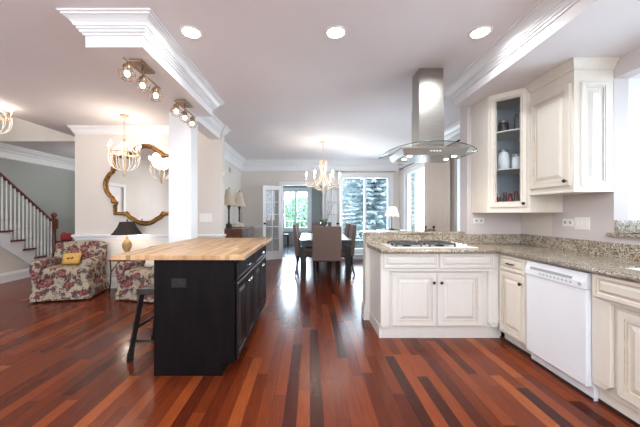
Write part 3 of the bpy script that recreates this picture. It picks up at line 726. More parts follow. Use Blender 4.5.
# diagonal corner wall cabinet with glass door
CB, CT = 1.28, BZ-0.002
cc = thing('corner_cabinet', 'cream corner wall cabinet with tall glass door', 'cabinet', (2.2, 3.15, CB))
pent = [(1.92, 3.436), (1.92, 3.12), (2.18, 2.86), (2.505, 2.86), (2.505, 3.436)]
inn = [(1.94, 3.41), (1.94, 3.135), (2.19, 2.88), (2.48, 2.88), (2.48, 3.41)]
m = MB(); m.prism(pent, CB, CB+0.02, 'z'); m.prism(pent, CT-0.03, CT, 'z')
m.box(1.92, 3.12, CB+.02, 1.938, 3.436, CT-.03); m.box(2.18, 2.86, CB+.02, 2.505, 2.878, CT-.03)
m.box(1.90, 3.11, CB-0.012, 1.905, 3.436, CB) if False else None
m.build('body', 'cabinet_paint', cc)
m = MB(); m.box(1.94, 3.42, CB+.02, 2.50, 3.434, CT-.03); m.box(2.488, 2.88, CB+.02, 2.503, 3.42, CT-.03); m.build('back_panel', 'cabinet_inside', cc)
U = Vector((0.7071, -0.7071, 0)); NN = Vector((-0.7071, -0.7071, 0)); O = Vector((1.92, 3.12, 0)); LD = 0.3677
def dbox(m, a0, a1, z0, z1, d0, d1, mi=0):
    v = []
    for z in (z0, z1):
        for a_, d_ in ((a0, d0), (a1, d0), (a1, d1), (a0, d1)): v.append(m.bm.verts.new(O + U*a_ + NN*d_ + Vector((0, 0, z))))
    for q in ((3,2,1,0),(4,5,6,7),(0,1,5,4),(1,2,6,5),(2,3,7,6),(3,0,4,7)): m.face([v[i] for i in q], mi)
m = MB(); dbox(m, 0, 0.045, CB+.02, CT-.03, -.018, 0); dbox(m, LD-0.045, LD, CB+.02, CT-.03, -.018, 0); dbox(m, .045, LD-.045, CB+.02, CB+.075, -.018, 0); dbox(m, .045, LD-.045, CT-.08, CT-.03, -.018, 0)
m.build('face_frame', 'cabinet_paint', cc)
# door: frame of mitred rings with a hole
def dring(m, prof, a0, a1, z0, z1):
    prev = None
    for ins, d, mi in prof:
        q = [m.bm.verts.new(O + U*a_ + NN*d + Vector((0, 0, z))) for a_, z in ((a0+ins, z0+ins), (a1-ins, z0+ins), (a1-ins, z1-ins), (a0+ins, z1-ins))]
        if prev:
            for i in range(4): m.face([prev[i], prev[(i+1) % 4], q[(i+1) % 4], q[i]], mi)
        prev = q
m = MB(); dring(m, [(0.05, 0.0, 0), (0, 0.0, 0), (0, 0.016, 0), (0.005, 0.021, 0), (0.034, 0.021, 0), (0.037, 0.017, 1), (0.046, 0.018, 0), (0.052, 0.012, 1), (0.057, 0.010, 0), (0.057, 0.0, 0), (0.05, 0.0, 0)], 0.025, LD-0.025, 1.335, 2.505)
d = m.build('door', ['cabinet_paint', 'glaze'], cc)
m = MB(); dbox(m, 0.083, LD-0.083, 1.393, 2.447, 0.004, 0.008); m.build('pane', 'cabinet_glass', d)
knob(d, O + U*(LD-0.05) + NN*0.021 + Vector((0, 0, 1.37)), NN)
for z in (1.74, 2.14):
    MB().prism(inn, z-0.012, z, 'z').build('shelf', 'cabinet_paint', cc)
# jars in the cabinet
def jar(name, label, cat, a_, dpt, z, r, h, bodym, lidm, group, lidh=0.02):
    p = O + U*a_ - NN*dpt
    t = thing(name, label, cat, (p.x, p.y, z), 0, group)
    MB().lathe([(0, 0.001), (r*.92, 0.001), (r, .006), (r, h*.78), (r*.8, h*.88), (r*.78, h), (0, h)], seg=14).build('jar_body', bodym, t, world=False)
    m = MB().lathe([(r*.84, h-.004), (r*.84, h+lidh), (r*.7, h+lidh+.003), (0, h+lidh+.003)], seg=14); m.build('lid', lidm, t, world=False)
    return t
G = 'jars behind the glass cabinet door'
z0 = CB+0.021
for i, (a_, dp, r, h, bm_, lm, lb) in enumerate([(0.085, 0.07, .022, .08, 'jar_red', 'jar_lid', 'red spice jar, leftmost in the glass cabinet'), (0.14, 0.08, .022, .10, 'jar_dark', 'jar_red', 'dark spice jar with red lid on the cabinet floor'),
        (0.19, 0.07, .022, .085, 'jar_red', 'black_iron', 'red spice jar with black lid in the glass cabinet'), (0.24, 0.08, .022, .11, 'jar_glass', 'jar_red', 'clear spice jar with red lid in the glass cabinet'),
        (0.29, 0.07, .02, .08, 'jar_dark', 'black_iron', 'small dark spice jar beside the cabinet door knob')]):
    jar('spice_jar', lb, 'jar', a_, dp, z0 + 0.0, r, h + 0.07, bm_, lm, G)
jar('canister', 'white ceramic canister on the middle cabinet shelf', 'canister', 0.12, 0.12, 1.741, .055, .19, 'white_ceramic', 'jar_lid', G)
jar('canister', 'smaller white canister beside the big canister behind glass', 'canister', 0.235, 0.12, 1.741, .042, .13, 'white_ceramic', 'jar_lid', G)
jar('canister', 'pale canister at the right end of the middle cabinet shelf', 'canister', 0.315, 0.12, 1.741, .03, .12, 'white_plastic', 'jar_lid', G)
jar('glass_jar', 'dark-filled glass jar on the top cabinet shelf', 'jar', 0.12, 0.12, 2.141, .05, .11, 'jar_dark', 'jar_lid', G)
jar('glass_jar', 'taller clear glass jar on the top cabinet shelf', 'jar', 0.26, 0.12, 2.141, .05, .17, 'jar_glass', 'jar_lid', G)

# tall wall cabinet on the right wall
wc = thing('wall_cabinet', 'cream wall cabinet with crown top and raised panel door', 'cabinet', (2.35, 2.62, 1.4475))
MB().box(2.18, 2.386, 1.4475, XR-0.004, 2.857, BZ-.001).build('body', 'cabinet_paint', wc)
d = MB().rings((2.18, 2.845, 1.505), NY, PZ, NX, 0.435, 0.85, panel_prof(0.021, 0.062)).build('door', ['cabinet_paint', 'glaze'], wc)
knob(d, (2.159, 2.435, 1.545), NX)
MB().rings((2.235, 2.386, 1.495), PX, PZ, NY, 0.225, 0.86, panel_prof(0.012, 0.05)).build('side_panel', ['cabinet_cool', 'glaze'], wc)
CCR = [(0, 0), (0.05, 0), (0.05, -0.012), (0.04, -0.022), (0.022, -0.045), (0.014, -0.06), (0.01, -0.075), (0, -0.078)]
MB().sweep([(2.18, 2.857), (2.18, 2.386), (XR-0.004, 2.386)], CCR, False, BZ-.0005, 0, -1).build('crown', 'cabinet_paint', wc)
MB().sweep([(2.18, 2.857), (2.18, 2.386), (XR-0.004, 2.386)], [(0, 0), (0.014, 0), (0.014, 0.012), (0, 0.016)], False, 1.448, 0, -1).build('light_rail', 'cabinet_paint', wc)

# outlets and switches
def plate(name, label, cat, o, u, v, n, w, h, kind):
    o, u, v, n = map(Vector, (o, u, v, n))
    t = thing(name, label, cat, o + u*w/2 + v*h/2)
    c = {'black': 'black_iron'}.get(kind.split('_')[0], 'white_plastic')
    MB().rings(o, u, v, n, w, h, [(0, 0.0005, 0), (0, 0.003, 0), (0.004, 0.006, 0)]).build('cover_plate', c, t)
    k = kind.split('_')[-1]
    if k == 'outlet':
        for f in (0.27, 0.73):
            cc_ = o + u*w*f + v*h/2 if w > h else o + u*w/2 + v*h*f
            s_ = 0.012
            MB().rings(cc_ - u*s_ - v*s_, u, v, n, 2*s_, 2*s_, [(0, 0.006, 0), (0.002, 0.008, 0)]).build('socket', 'appliance_grey' if c == 'white_plastic' else 'bronze', t)
    else:
        nsw = int(k)
        for i in range(nsw):
            cc_ = o + u*(w*(i+0.5)/nsw) + v*h/2
            MB().rings(cc_ - u*0.010 - v*0.022, u, v, n, 0.02, 0.044, [(0, 0.006, 0), (0.002, 0.009, 0)]).build('switch_rocker', 'white_plastic', t)
    return t
plate('wall_outlet', 'white outlet plate under the corner cabinet', 'outlet', (1.945, 3.44, 1.15), PX, PZ, NY, 0.125, 0.07, 'outlet')
plate('wall_outlet', 'small white outlet plate beside the light switches on the right wall', 'outlet', (XR, 2.87, 1.145), NY, PZ, NX, 0.12, 0.075, 'outlet')
plate('light_switch', 'white switch plate with rockers above the granite backsplash', 'light switch', (XR, 2.74, 1.12), NY, PZ, NX, 0.15, 0.115, '3')
plate('light_switch', 'white triple switch plate on the wall behind the island', 'light switch', (-1.885, YL, 1.125), PX, PZ, NY, 0.215, 0.14, '3')
plate('wall_outlet', 'black outlet in the dark end panel of the island', 'outlet', (-1.083, 2.26, 0.692), PX, PZ, NY, 0.115, 0.07, 'black_outlet')

# ------------------------------------------------------------------ island
isl = thing('kitchen_island', 'dark espresso island with butcher block top', 'kitchen island', (-0.9, 3.0, 0))
IX0, IX1, IY0, IY1 = -1.22, -0.59, 2.26, 3.76
m = MB(); m.prism([(IX0, 0), (-0.683, 0), (-0.683, 0.10), (IX1, 0.10), (IX1, 0.912), (IX0, 0.912)], IY0, IY0+0.02, 'y')
m.box(IX0, IY0+.02, 0, -0.685, IY1, 0.10); m.box(IX0, IY0+.02, 0.10, IX1-0.002, IY1, 0.912)
m.build('body', 'island_wood', isl)
m = MB(); m.box(-1.52, 2.2, 0.914, -0.50, 3.80, 0.951, bev=0.004); m.build('butcher_block_top', 'butcher_block', isl)
nd = 4; wdt = (IY1 - IY0 - 0.03) / nd
def iprof(t, fr): return [(0, 0, 0), (0, t*.75, 0), (.004, t, 1), (.007, t, 0), (fr-.018, t, 0), (fr-.015, t-.004, 1), (fr-.002, t-.010, 0), (fr+.008, t-.010, 0), (fr+.034, t-.001, 1), (fr+.038, t, 0)]
for i in range(nd):
    y0 = IY0 + 0.02 + wdt*i
    d = MB().rings((IX1, y0+0.004, 0.115), PY, PZ, PX, wdt-0.008, 0.605, iprof(0.02, 0.06)).build('door', ['island_wood', 'island_edge'], isl)
    knob(d, (IX1+0.02, y0 + (wdt-0.04 if i % 2 == 0 else 0.04), 0.665), PX, 'chrome')
for i in range(2):
    y0 = IY0 + 0.02 + wdt*2*i
    d = MB().rings((IX1, y0+0.004, 0.735), PY, PZ, PX, 2*wdt-0.008, 0.145, [(0, 0, 0), (0, .015, 0), (.004, .02, 1), (.007, .02, 0), (.022, .02, 0), (.026, .014, 1), (.04, .014, 0)]).build('drawer', ['island_wood', 'island_edge'], isl)
    pull(d, (IX1+0.015, y0+wdt, 0.808), PY, PX, 0.11, 'chrome')
# bar stool
bs = thing('bar_stool', 'black wooden saddle stool tucked under the island overhang', 'stool', (-1.37, 2.68, 0))
m = MB(); n = 8
poly = [(-.21 + .42*i/n, .605 + .02*((i-n/2)/(n/2))**2) for i in range(n+1)] + [(.21, .575), (-.21, .575)]
m.prism([(p[0], p[1]) for p in poly], -.115, .125, 'x', bev=0.004); m.build('seat', 'dark_wood', bs, world=False)
legs = [((-.10, -.15), (-.185, -.19)), ((.095, -.15), (.115, -.19)), ((-.10, .15), (-.185, .19)), ((.095, .15), (.115, .19))]
def lp(q, z): f = 1 - z/.58; return (q[0][0] + (q[1][0]-q[0][0])*f, q[0][1] + (q[1][1]-q[0][1])*f, z)
for q in legs:
    m = MB(); m.tube([lp(q, 0.0), lp(q, .09), lp(q, .1), lp(q, .58)], [.031, .028, .024, .026], 4); m.build('leg', 'black_wood', bs, world=False)
for i, j, z in ((0, 1, .165), (2, 3, .165), (0, 2, .27), (1, 3, .27)):
    MB().tube([lp(legs[i], z), lp(legs[j], z)], 0.011, 6).build('rung', 'black_wood', bs, world=False)

# ------------------------------------------------------------------ living corner
def rsuper(m, cx, cy, cz, sx, sy, sz, bev, mi=0):
    m.box(cx-sx/2, cy-sy/2, cz-sz/2, cx+sx/2, cy+sy/2, cz+sz/2, mi, bev=bev); return m
def armchair(label, loc, rz):
    t = thing('armchair', label, 'armchair', loc, rz, 'floral armchairs by the mirror wall'); t.scale = (.93, .92, .97 if rz > 0 else .88)
    W, Dp = 0.80, 0.74
    m = MB(); rsuper(m, 0, 0.02, 0.28, W-0.10, Dp-0.06, 0.28, 0.03); m.build('body', 'floral_fabric', t, world=False)
    # flared skirt with corner pleats
    m = MB(); out = []; N = 96
    def rect(k, hw, hd, amp):
        s_ = k / N * 4; q = int(s_) % 4; f = s_ - int(s_)
        c_ = [(-hw, -hd), (hw, -hd), (hw, hd), (-hw, hd), (-hw, -hd)]; x = c_[q][0] + (c_[q+1][0]-c_[q][0])*f; y = c_[q][1] + (c_[q+1][1]-c_[q][1])*f
        w_ = amp * (math.sin(k*1.3)*.5) ; nx_ = [0, 1, 0, -1][q]; ny_ = [-1, 0, 1, 0][q]
        return x + nx_*w_, y + ny_*w_
    lv = [(0.27, W/2-.035, Dp/2-.035, 0), (0.16, W/2-.015, Dp/2-.015, .006), (0.025, W/2, Dp/2, .012)]
    rr = [[m.bm.verts.new((*rect(k, a_, b_, am), z)) for k in range(N)] for z, a_, b_, am in lv]
    for a_, b_ in zip(rr, rr[1:]):
        for k in range(N): m.face([a_[k], a_[(k+1) % N], b_[(k+1) % N], b_[k]], 0, True)
    m.face(rr[0]); m.build('skirt', 'floral_fabric', t, world=False)
    m = MB(); rsuper(m, 0, -0.045, 0.425, 0.54, 0.62, 0.14, 0.045); m.build('seat_cushion', 'floral_fabric', t, world=False)
    # back, leaning and slightly flared
    m = MB(); n = 10; pr = []
    for i in range(n+1):
        s_ = i/n; wv = 0.30 + 0.06*s_; zz = 0.86 + 0.0*s_
        pr.append(s_)
    vsf = []
    top = lambda x: 0.845 - 0.035*(abs(x)/0.36)**3
    for j, yy in enumerate((0, 1)):
        ring = [(-0.33, 0.27), (0.33, 0.27), (0.37, 0.62), (0.375, 0.78), (0.35, 0.815)] + [(0.30 - 0.6*i/6, top(0.30-0.6*i/6)) for i in range(7)] + [(-0.35, 0.815), (-0.375, 0.78), (-0.37, 0.62)]
        vsf.append([m.bm.verts.new((x, (0.17 + 0.14*(z-.3) if j == 0 else 0.33 + 0.07*(z-.3)), z)) for x, z in ring])
    k = len(vsf[0]); fs = [m.face(vsf[0]), m.face(vsf[1][::-1])]
    for i in range(k): fs.append(m.face([vsf[0][i], vsf[0][(i+1) % k], vsf[1][(i+1) % k], vsf[1][i]]))
    r = bmesh.ops.bevel(m.bm, geom=list({e for f in fs for e in f.edges if e in fs[0].edges or e in fs[1].edges}), offset=0.03, segments=3, affect='EDGES', profile=0.5)
    for f in r['faces']: f.smooth = True
    m.build('backrest', 'floral_fabric', t, world=False)
    for sg in (-1, 1):
        m = MB(); cx = sg*0.325; r_ = 0.078
        poly = [(cx-0.05*1, 0.27), (cx+0.05, 0.27)]
        arc = [(cx + r_*math.cos(a_), 0.535 + r_*math.sin(a_)) for a_ in [(-35 + 250*i/12)*PI/180 for i in range(13)]]
        m.prism(poly + arc, -0.35, 0.25, 'y', bev=0.012); m.build('arm', 'floral_fabric', t, world=False)
    for x, y in ((-.34, -.31), (.34, -.31), (-.34, .31), (.34, .31)):
        MB().lathe([(0.014, 0), (0.022, 0.03), (0.024, 0.15)], x, y, 10).build('leg', 'dark_wood', t, world=False)
    return t
armchair('floral slipcovered armchair with ochre cushion, next to the staircase', (-3.68, 4.48, 0), R(14))
armchair('floral slipcovered armchair partly hidden behind the island', (-2.42, 4.47, 0), R(-14))
# ochre cushion on the first chair
cu = thing('throw_pillow', 'ochre pillow with a small dark animal motif on the armchair', 'pillow', (-3.66, 4.42, 0.487), R(14))
m = MB(); n = 8
def cush(m, w, h, d, n=8):
    for sg in (-1, 1):
        g = [[m.bm.verts.new(((i/n-.5)*w*(1-.06*(1-abs(2*j/n-1))), sg*d/2*((1-(2*i/n-1)**4)*(1-(2*j/n-1)**4))**.5, (j/n)*h)) for j in range(n+1)] for i in range(n+1)]
        for i in range(n):
            for j in range(n): m.face([g[i][j], g[i+1][j], g[i+1][j+1], g[i][j+1]], 0, True)
cush(m, 0.25, 0.18, 0.09); bmesh.ops.remove_doubles(m.bm, verts=m.bm.verts, dist=0.0005); p = m.build('cover', 'ochre_fabric', cu, world=False); p.rotation_euler = (R(-16), 0, 0)
m = MB(); m.prism([(-.045, .085), (-.03, .10), (.02, .10), (.03, .112), (.048, .108), (.042, .095), (.034, .09), (.034, .075), (.026, .075), (.024, .088), (-.02, .086), (-.024, .073), (-.032, .073), (-.034, .086)], -.052, -.0455, 'y')
q = m.build('motif', 'jar_dark', p, world=False)
# light cushion on second chair
cu2 = thing('throw_pillow', 'pale patterned pillow on the armchair behind the island', 'pillow', (-2.40, 4.42, 0.44), R(-14))
m = MB(); cush(m, 0.34, 0.22, 0.11); bmesh.ops.remove_doubles(m.bm, verts=m.bm.verts, dist=0.0005); p = m.build('cover', 'shade_cream', cu2, world=False); p.rotation_euler = (R(-18), 0, 0)
# end table
et = thing('end_table', 'small dark folding-leg table between the armchairs', 'side table', (-3.0, 4.70, 0))
MB().box(-3.15, 4.51, 0.52, -2.87, 4.89, 0.545, bev=0.005).build('tabletop', 'mahogany', et)
for x, sx in ((-3.13, -1), (-2.90, 1)):
    for y, sy in ((4.53, -1), (4.87, 1)):
        MB().tube([(x, y, .52), (x+.01*-sx, y, .36), (x+.0*sx, y, .18), (x+.015*sx, y, 0.01)], 0.011, 6).build('leg', 'black_wood', et)
for y in (4.53, 4.87): MB().tube([(-3.125, y, .34), (-3.0, y, .515)], .008, 6).tube([(-2.905, y, .34), (-3.0, y, .515)], .008, 6).build('brace', 'black_wood', et)
lp_ = thing('table_lamp', 'gourd-base lamp with black bell shade between armchairs', 'lamp', (-2.975, 4.70, 0.546))
MB().lathe([(0, 0), (.06, 0), (.06, .015), (.03, .03), (.022, .06), (.03, .10), (.058, .15), (.072, .20), (.066, .25), (.04, .29), (.022, .31), (.018, .33), (.012, .35), (.008, .36), (.008, .42), (0, .42)], seg=20).build('lamp_base', 'gourd', lp_, world=False)
m = MB(); m.lathe([(.225, .385), (.20, .41), (.165, .46), (.135, .51), (.115, .56), (.105, .59)], seg=24); m.lathe([(.222, .385), (.197, .41), (.162, .46), (.132, .51), (.112, .56), (.102, .59)], seg=24); m.build('lamp_shade', 'black_shade', lp_, world=False)
MB().ball((0, 0, .47), .03, 10).build('bulb', 'bulb_glow', lp_, world=False)
MB().lathe([(.006, .50), (.006, .60), (.012, .61), (.008, .63), (0, .635)], seg=10).build('finial', 'bronze', lp_, world=False)
def point(parent, loc, power, color=WARM, r=0.03):
    l = bpy.data.lights.new('lamp_light', 'POINT'); l.energy = power; l.color = color; l.shadow_soft_size = r
    o = bpy.data.objects.new('lamp_light', l); C.objects.link(o); o.location = loc; o.parent = parent; return o
point(lp_, (0, 0, .43), 5)

# mirror
MXc, MZc = -2.80, 1.756
def quat():
    pts = []
    q = [(0.52, 0.33), (0.52, 0.51), (0.34, 0.51)]
    # one quadrant from right (0.70,0) to top (0,0.68)
    Q = [(0.69, 0.0)] + [(0.42 + 0.27*math.cos(a_), 0.27*math.sin(a_)) for a_ in [R(x) for x in (15, 30, 45, 58)]]
    Q += [(0.565, 0.255), (0.535, 0.275), (0.53, 0.30), (0.50, 0.31), (0.50, 0.34), (0.52, 0.36), (0.52, 0.50), (0.36, 0.50), (0.33, 0.49), (0.315, 0.50), (0.29, 0.53), (0.27, 0.56)]
    Q += [(0.27*math.cos(a_), 0.42 + 0.26*math.sin(a_)) for a_ in [R(x) for x in (45, 60, 75)]] + [(0.0, 0.68)]
    pts = Q[:]; pts += [(-x, z) for x, z in Q[::-1][1:]]; pts += [(x, -z) for x, z in pts[::-1][1:-1]]
    return pts
qp = quat()
mr = thing('wall_mirror', 'large mirror in an ornate gold quatrefoil frame', 'mirror', (MXc, YL, MZc))
m = MB(); m.bm.faces.new([m.bm.verts.new((MXc+x, YL-0.022, MZc+z)) for x, z in qp]); m.build('mirror_glass', 'mirror_glass', mr)
def outline(m, s_, y, r, seg=8): m.tube([(MXc + x*s_, y, MZc + z*s_) for x, z in qp], r, seg, closed=True)
m = MB(); outline(m, 0.985, YL-0.032, 0.026); outline(m, 0.93, YL-0.030, 0.010); outline(m, 1.0, YL-0.014, 0.018)
for sx in (-1, 1):
    for sz in (-1, 1):
        m.ball((MXc+sx*.535, YL-.035, MZc+sz*.285), .035, 8); m.ball((MXc+sx*.325, YL-.035, MZc+sz*.50), .035, 8)
m.build('gold_frame', 'gold_frame', mr)

# chandelier of bead strands
def strand(m, p0, p1, sag, r=0.008, n=14, mi=0):
    p0 = Vector(p0); p1 = Vector(p1); pts = []; rs = []
    for i in range(n*2+1):
        s_ = i/(n*2); p = p0.lerp(p1, s_); pts.append(p + Vector(sag)*(4*s_*(1-s_))); rs.append(r if i % 2 else r*0.45)
    m.tube(pts, rs, 6, mi)
def bead_chandelier(name, label, loc, drop, power, chain=True):
    t = thing(name, label, 'chandelier', loc, 0, 'bead chandeliers')
    MB().lathe([(0, 0), (.06, 0), (.06, -.012), (.02, -.03), (0, -.03)], seg=16).build('canopy', 'brass_light', t, world=False)
    zr = -drop  # ring height
    if chain:
        m = MB(); z = -.03; k = 0
        while z > zr+.20:
            c_ = [((.012*math.cos(q*PI/4) if k % 2 else 0), (0 if k % 2 else .012*math.cos(q*PI/4)), z-.018+.02*math.sin(q*PI/4)) for q in range(8)]
            m.tube(c_, .003, 5, closed=True); z -= .032; k += 1
        m.build('chain', 'brass_light', t, world=False)
    MB().lathe([(0, zr+.22), (.02, zr+.21), (.012, zr+.18), (.03, zr+.14), (.014, zr+.1), (.012, zr-.22), (.025, zr-.25), (.01, zr-.28), (.018, zr-.32), (0, zr-.36)], seg=12).build('stem', 'brass_light', t, world=False)
    MB().tube([(.20*math.cos(q*PI/12), .20*math.sin(q*PI/12), zr) for q in range(24)], .008, 6, closed=True).build('ring', 'brass_light', t, world=False)
    m = MB()
    for q in range(14):
        a_ = q*2*PI/14; c_, s_ = math.cos(a_), math.sin(a_)
        strand(m, (.20*c_, .20*s_, zr), (.045*c_, .045*s_, zr-.26), (.055*c_, .055*s_, -.05), .0065, 14)
        strand(m, (.025*c_, .025*s_, zr+.17), (.20*c_, .20*s_, zr), (0, 0, -.02), .005, 10)
    o = m.build('bead_strands', 'crystal', t, world=False); o['kind'] = 'stuff'
    for q in range(6):
        a_ = q*PI/3+.2; c_, s_ = math.cos(a_), math.sin(a_)
        MB().tube([(.02*c_, .02*s_, zr-.02), (.12*c_, .12*s_, zr-.06), (.2*c_, .2*s_, zr-.03), (.215*c_, .215*s_, zr+.03)], .006, 6).build('arm', 'brass_light', t, world=False)
        b = MB().lathe([(.02, zr+.03), (.008, zr+.036), (.009, zr+.036), (.009, zr+.085), (0, zr+.085)], .215*c_, .215*s_, 8).build('candle', 'cream_metal', t, world=False)
        MB().lathe([(.006, zr+.085), (.014, zr+.10), (.013, zr+.12), (.004, zr+.145), (0, zr+.15)], .215*c_, .215*s_, 8).build('bulb', 'bulb_glow', t, world=False)
    point(t, (0, 0, zr+.09), power, WARM, 0.18)
    return t
bead_chandelier('chandelier', 'beaded crystal chandelier hanging before the gold mirror', (-2.80, 4.36, H), 0.57, 13)
bead_chandelier('chandelier', 'beaded crystal ceiling light at the left edge above the foyer', (-4.33, 3.92, H), 0.13, 12, chain=False)

# dining chandelier
dc = thing('chandelier', 'cream scrolled six-arm candle chandelier over the dining table', 'chandelier', (0.27, 5.98, H))
MB().lathe([(0, 0), (.065, 0), (.065, -.012), (.02, -.03), (0, -.03)], seg=16).build('canopy', 'cream_metal', dc, world=False)
MB().tube([(0, 0, -.03), (0, 0, -.40)], .006, 6).build('rod', 'brass_light', dc, world=False)
m = MB(); m.lathe([(0, -.40), (.016, -.41), (.01, -.45), (.01, -.70), (.022, -.76), (.034, -.86), (.022, -.96), (.012, -1.0), (.028, -1.03), (.018, -1.07), (.006, -1.10), (0, -1.12)], seg=14)
m.build('stem', 'cream_metal', dc, world=False)
for q in range(6):
    a_ = q*PI/3; c_, s_ = math.cos(a_), math.sin(a_)
    prof = [(.012, -.52), (.055, -.47), (.075, -.42), (.045, -.385), (.012, -.40)]
    P = [(.015, -.98), (.08, -1.0), (.15, -.95), (.22, -.925), (.30, -.94), (.345, -.90), (.35, -.84), (.345, -.80)]
    P2 = [(.012, -.50), (.05, -.44), (.075, -.50), (.05, -.60), (.05, -.70), (.10, -.80), (.17, -.86), (.24, -.90), (.30, -.93)]
    m = MB()
    for L_ in (P, P2, prof):
        # smooth by catmull
        pts = []
        for i in range(len(L_)-1):
            p0, p1, p2, p3 = L_[max(i-1, 0)], L_[i], L_[i+1], L_[min(i+2, len(L_)-1)]
            for k in range(4):
                s = k/4; f = lambda j: 0.5*((2*p1[j]) + (-p0[j]+p2[j])*s + (2*p0[j]-5*p1[j]+4*p2[j]-p3[j])*s*s + (-p0[j]+3*p1[j]-3*p2[j]+p3[j])*s**3)
                pts.append((f(0)*c_, f(0)*s_, f(1)))
        pts.append((L_[-1][0]*c_, L_[-1][0]*s_, L_[-1][1])); m.tube(pts, .011, 6)
    arm = m.build('arm', 'cream_metal', dc, world=False)
    x, y = .345*c_, .345*s_
    MB().lathe([(0, -.80), (.03, -.80), (.034, -.785), (.012, -.78), (.012, -.71), (0, -.71)], x, y, 10).build('candle', 'cream_metal', dc, world=False)
    MB().lathe([(.007, -.71), (.017, -.69), (.016, -.665), (.005, -.63), (0, -.62)], x, y, 10).build('bulb', 'bulb_glow', dc, world=False)
for q in range(6): point(dc, (.345*math.cos(q*PI/3), .345*math.sin(q*PI/3), -.59), 2.0, WARM, 0.03)

# recessed ceiling lights
def can(x, y, label, z=H, power=7):
    t = thing('recessed_light', label, 'ceiling light', (x, y, z), 0, 'recessed kitchen ceiling lights')
    MB().lathe([(.068, -.001), (.088, -.001), (.088, -.006), (.072, -.009), (.068, -.004)], seg=28).build('trim_ring', 'white_plastic', t, world=False)
    MB().lathe([(0, -.0035), (.068, -.0035), (.068, -.001), (0, -.001)], seg=28).build('lens', 'can_glow', t, world=False)
    o = area('can_light', (0, 0, -.012), (.13, .13), power, NEUT, (0, 0, 0), 'DISK', 165); o.parent = t
    return t
can(-0.97, 2.36, 'round recessed light nearest the left beam')
can(0.21, 2.36, 'round recessed light in the middle of the kitchen ceiling')
can(1.39, 2.36, 'round recessed light nearest the range hood side beam')
for x in (-1.0, 0.2, 1.4):  # downlights added out of view to brighten the room
    for y in (0.4, -1.5): can(x, y, 'added unseen recessed light brightening the room, above and behind the camera')
can(-3.6, 1.2, 'added unseen recessed light brightening the living room')  # another added downlight, unseen, for the living room

# beam spotlights with wire cages
def track(label, y0):
    t = thing('ceiling_spotlight', label, 'ceiling light', (-1.43, y0, BZ), 0, 'three-bulb cage lights under the beam')
    MB().box(-.05, -.11, -.022, .05, .11, -.0005, bev=0.004).build('mounting_plate', 'antique_bronze', t, world=False)
    MB().tube([(0, 0, -.022), (0, 0, -.075)], .008, 8).tube([(.01, -.27, -.08), (.01, .27, -.08)], .008, 8).build('bar', 'antique_bronze', t, world=False)
    for y in (-.21, 0, .21):
        s = MB().lathe([(0, -.085), (.008, -.085), (.008, -.10), (.026, -.104), (.026, -.15), (.02, -.152), (0, -.152)], 0, y, 12).build('lamp_socket', 'antique_bronze', t, world=False)
        m = MB(); n = 6
        top = [(.028*math.cos(2*PI*k/n), y+.028*math.sin(2*PI*k/n), -.115) for k in range(n)]
        mid = [(.066*math.cos(2*PI*k/n), y+.066*math.sin(2*PI*k/n), -.165) for k in range(n)]
        bot = [(.040*math.cos(2*PI*k/n), y+.040*math.sin(2*PI*k/n), -.215) for k in range(n)]
        for k in range(n):
            m.tube([top[k], mid[k], bot[k]], .0022, 4); m.tube([mid[k], mid[(k+1) % n]], .0022, 4); m.tube([bot[k], bot[(k+1) % n]], .0022, 4)
        m.build('cage', 'antique_bronze', t, world=False)
        MB().ball((0, y, -.172), .020, 10, sz=1.3).build('bulb', 'bulb_glow', t, world=False)
        point(t, (0, y, -.172), 1.6, WARM, 0.02)
    return t
track('three-bulb cage light under the beam nearest the camera', 2.47)
track('three-bulb cage light under the beam next to the column', 3.30)

# ------------------------------------------------------------------ dining room
tb = thing('dining_table', 'long dark wood dining table with six chairs around', 'table', (0.3, 6.5, 0))
TX0, TX1, TY0, TY1 = -0.21, 0.81, 5.55, 7.50
MB().box(TX0, TY0, 0.725, TX1, TY1, 0.76, bev=0.005).build('tabletop', 'dark_wood', tb)
MB().box(TX0+.05, TY0+.05, 0.63, TX1-.05, TY1-.05, 0.725).build('apron', 'dark_wood', tb)
for x in (TX0+.07, TX1-.07):
    for y in (TY0+.07, TY1-.07): MB().box(x-.05, y-.05, 0, x+.05, y+.05, 0.63).build('leg', 'black_wood', tb)
def parsons():
    t = thing('dining_chair', 'x', 'chair', (0, 0, 0), 0, 'upholstered chairs around the dining table')
    m = MB(); m.prism([(-.27, .40), (-.19, .40), (-.19, .52), (-.265, 1.035), (-.325, 1.035)], -.265, .265, 'x', bev=0.012); m.build('backrest', 'parsons_fabric', t, world=False)
    m = MB(); m.box(-.25, -.20, .40, .25, .24, .50, bev=0.02); m.build('seat', 'parsons_fabric', t, world=False)
    for x in (-.225, .225):
        MB().tube([(x, -.23, .40), (x, -.235, .2), (x, -.285, 0)], [.026, .022, .017], 4).build('leg', 'black_wood', t, world=False)
        MB().tube([(x, .20, .40), (x, .20, 0)], [.026, .017], 4).build('leg', 'black_wood', t, world=False)
    MB().box(-.24, -.22, .375, .24, .22, .402).build('seat_frame', 'black_wood', t, world=False)
    return t
ch = parsons()
spots = [(0.31, 5.57, 0, 'tan upholstered dining chair at the near table end, seen from behind'),
         (-0.03, 6.16, -90, 'tan dining chair on the french door side of the table, nearer one'),
         (-0.03, 6.93, -90, 'tan dining chair on the french door side of the table, farther one'),
         (0.63, 6.16, 90, 'tan dining chair on the tall window side of the table, nearer one'),
         (0.63, 6.93, 90, 'tan dining chair on the tall window side of the table, farther one'),
         (0.31, 7.50, 180, 'tan dining chair at the far head of the table')]
for i, (x, y, a_, lb) in enumerate(spots):
    o = ch if i == 0 else copy_tree(ch)
    o.location = (x, y, 0); o.rotation_euler = (0, 0, R(a_)); o['label'] = lb
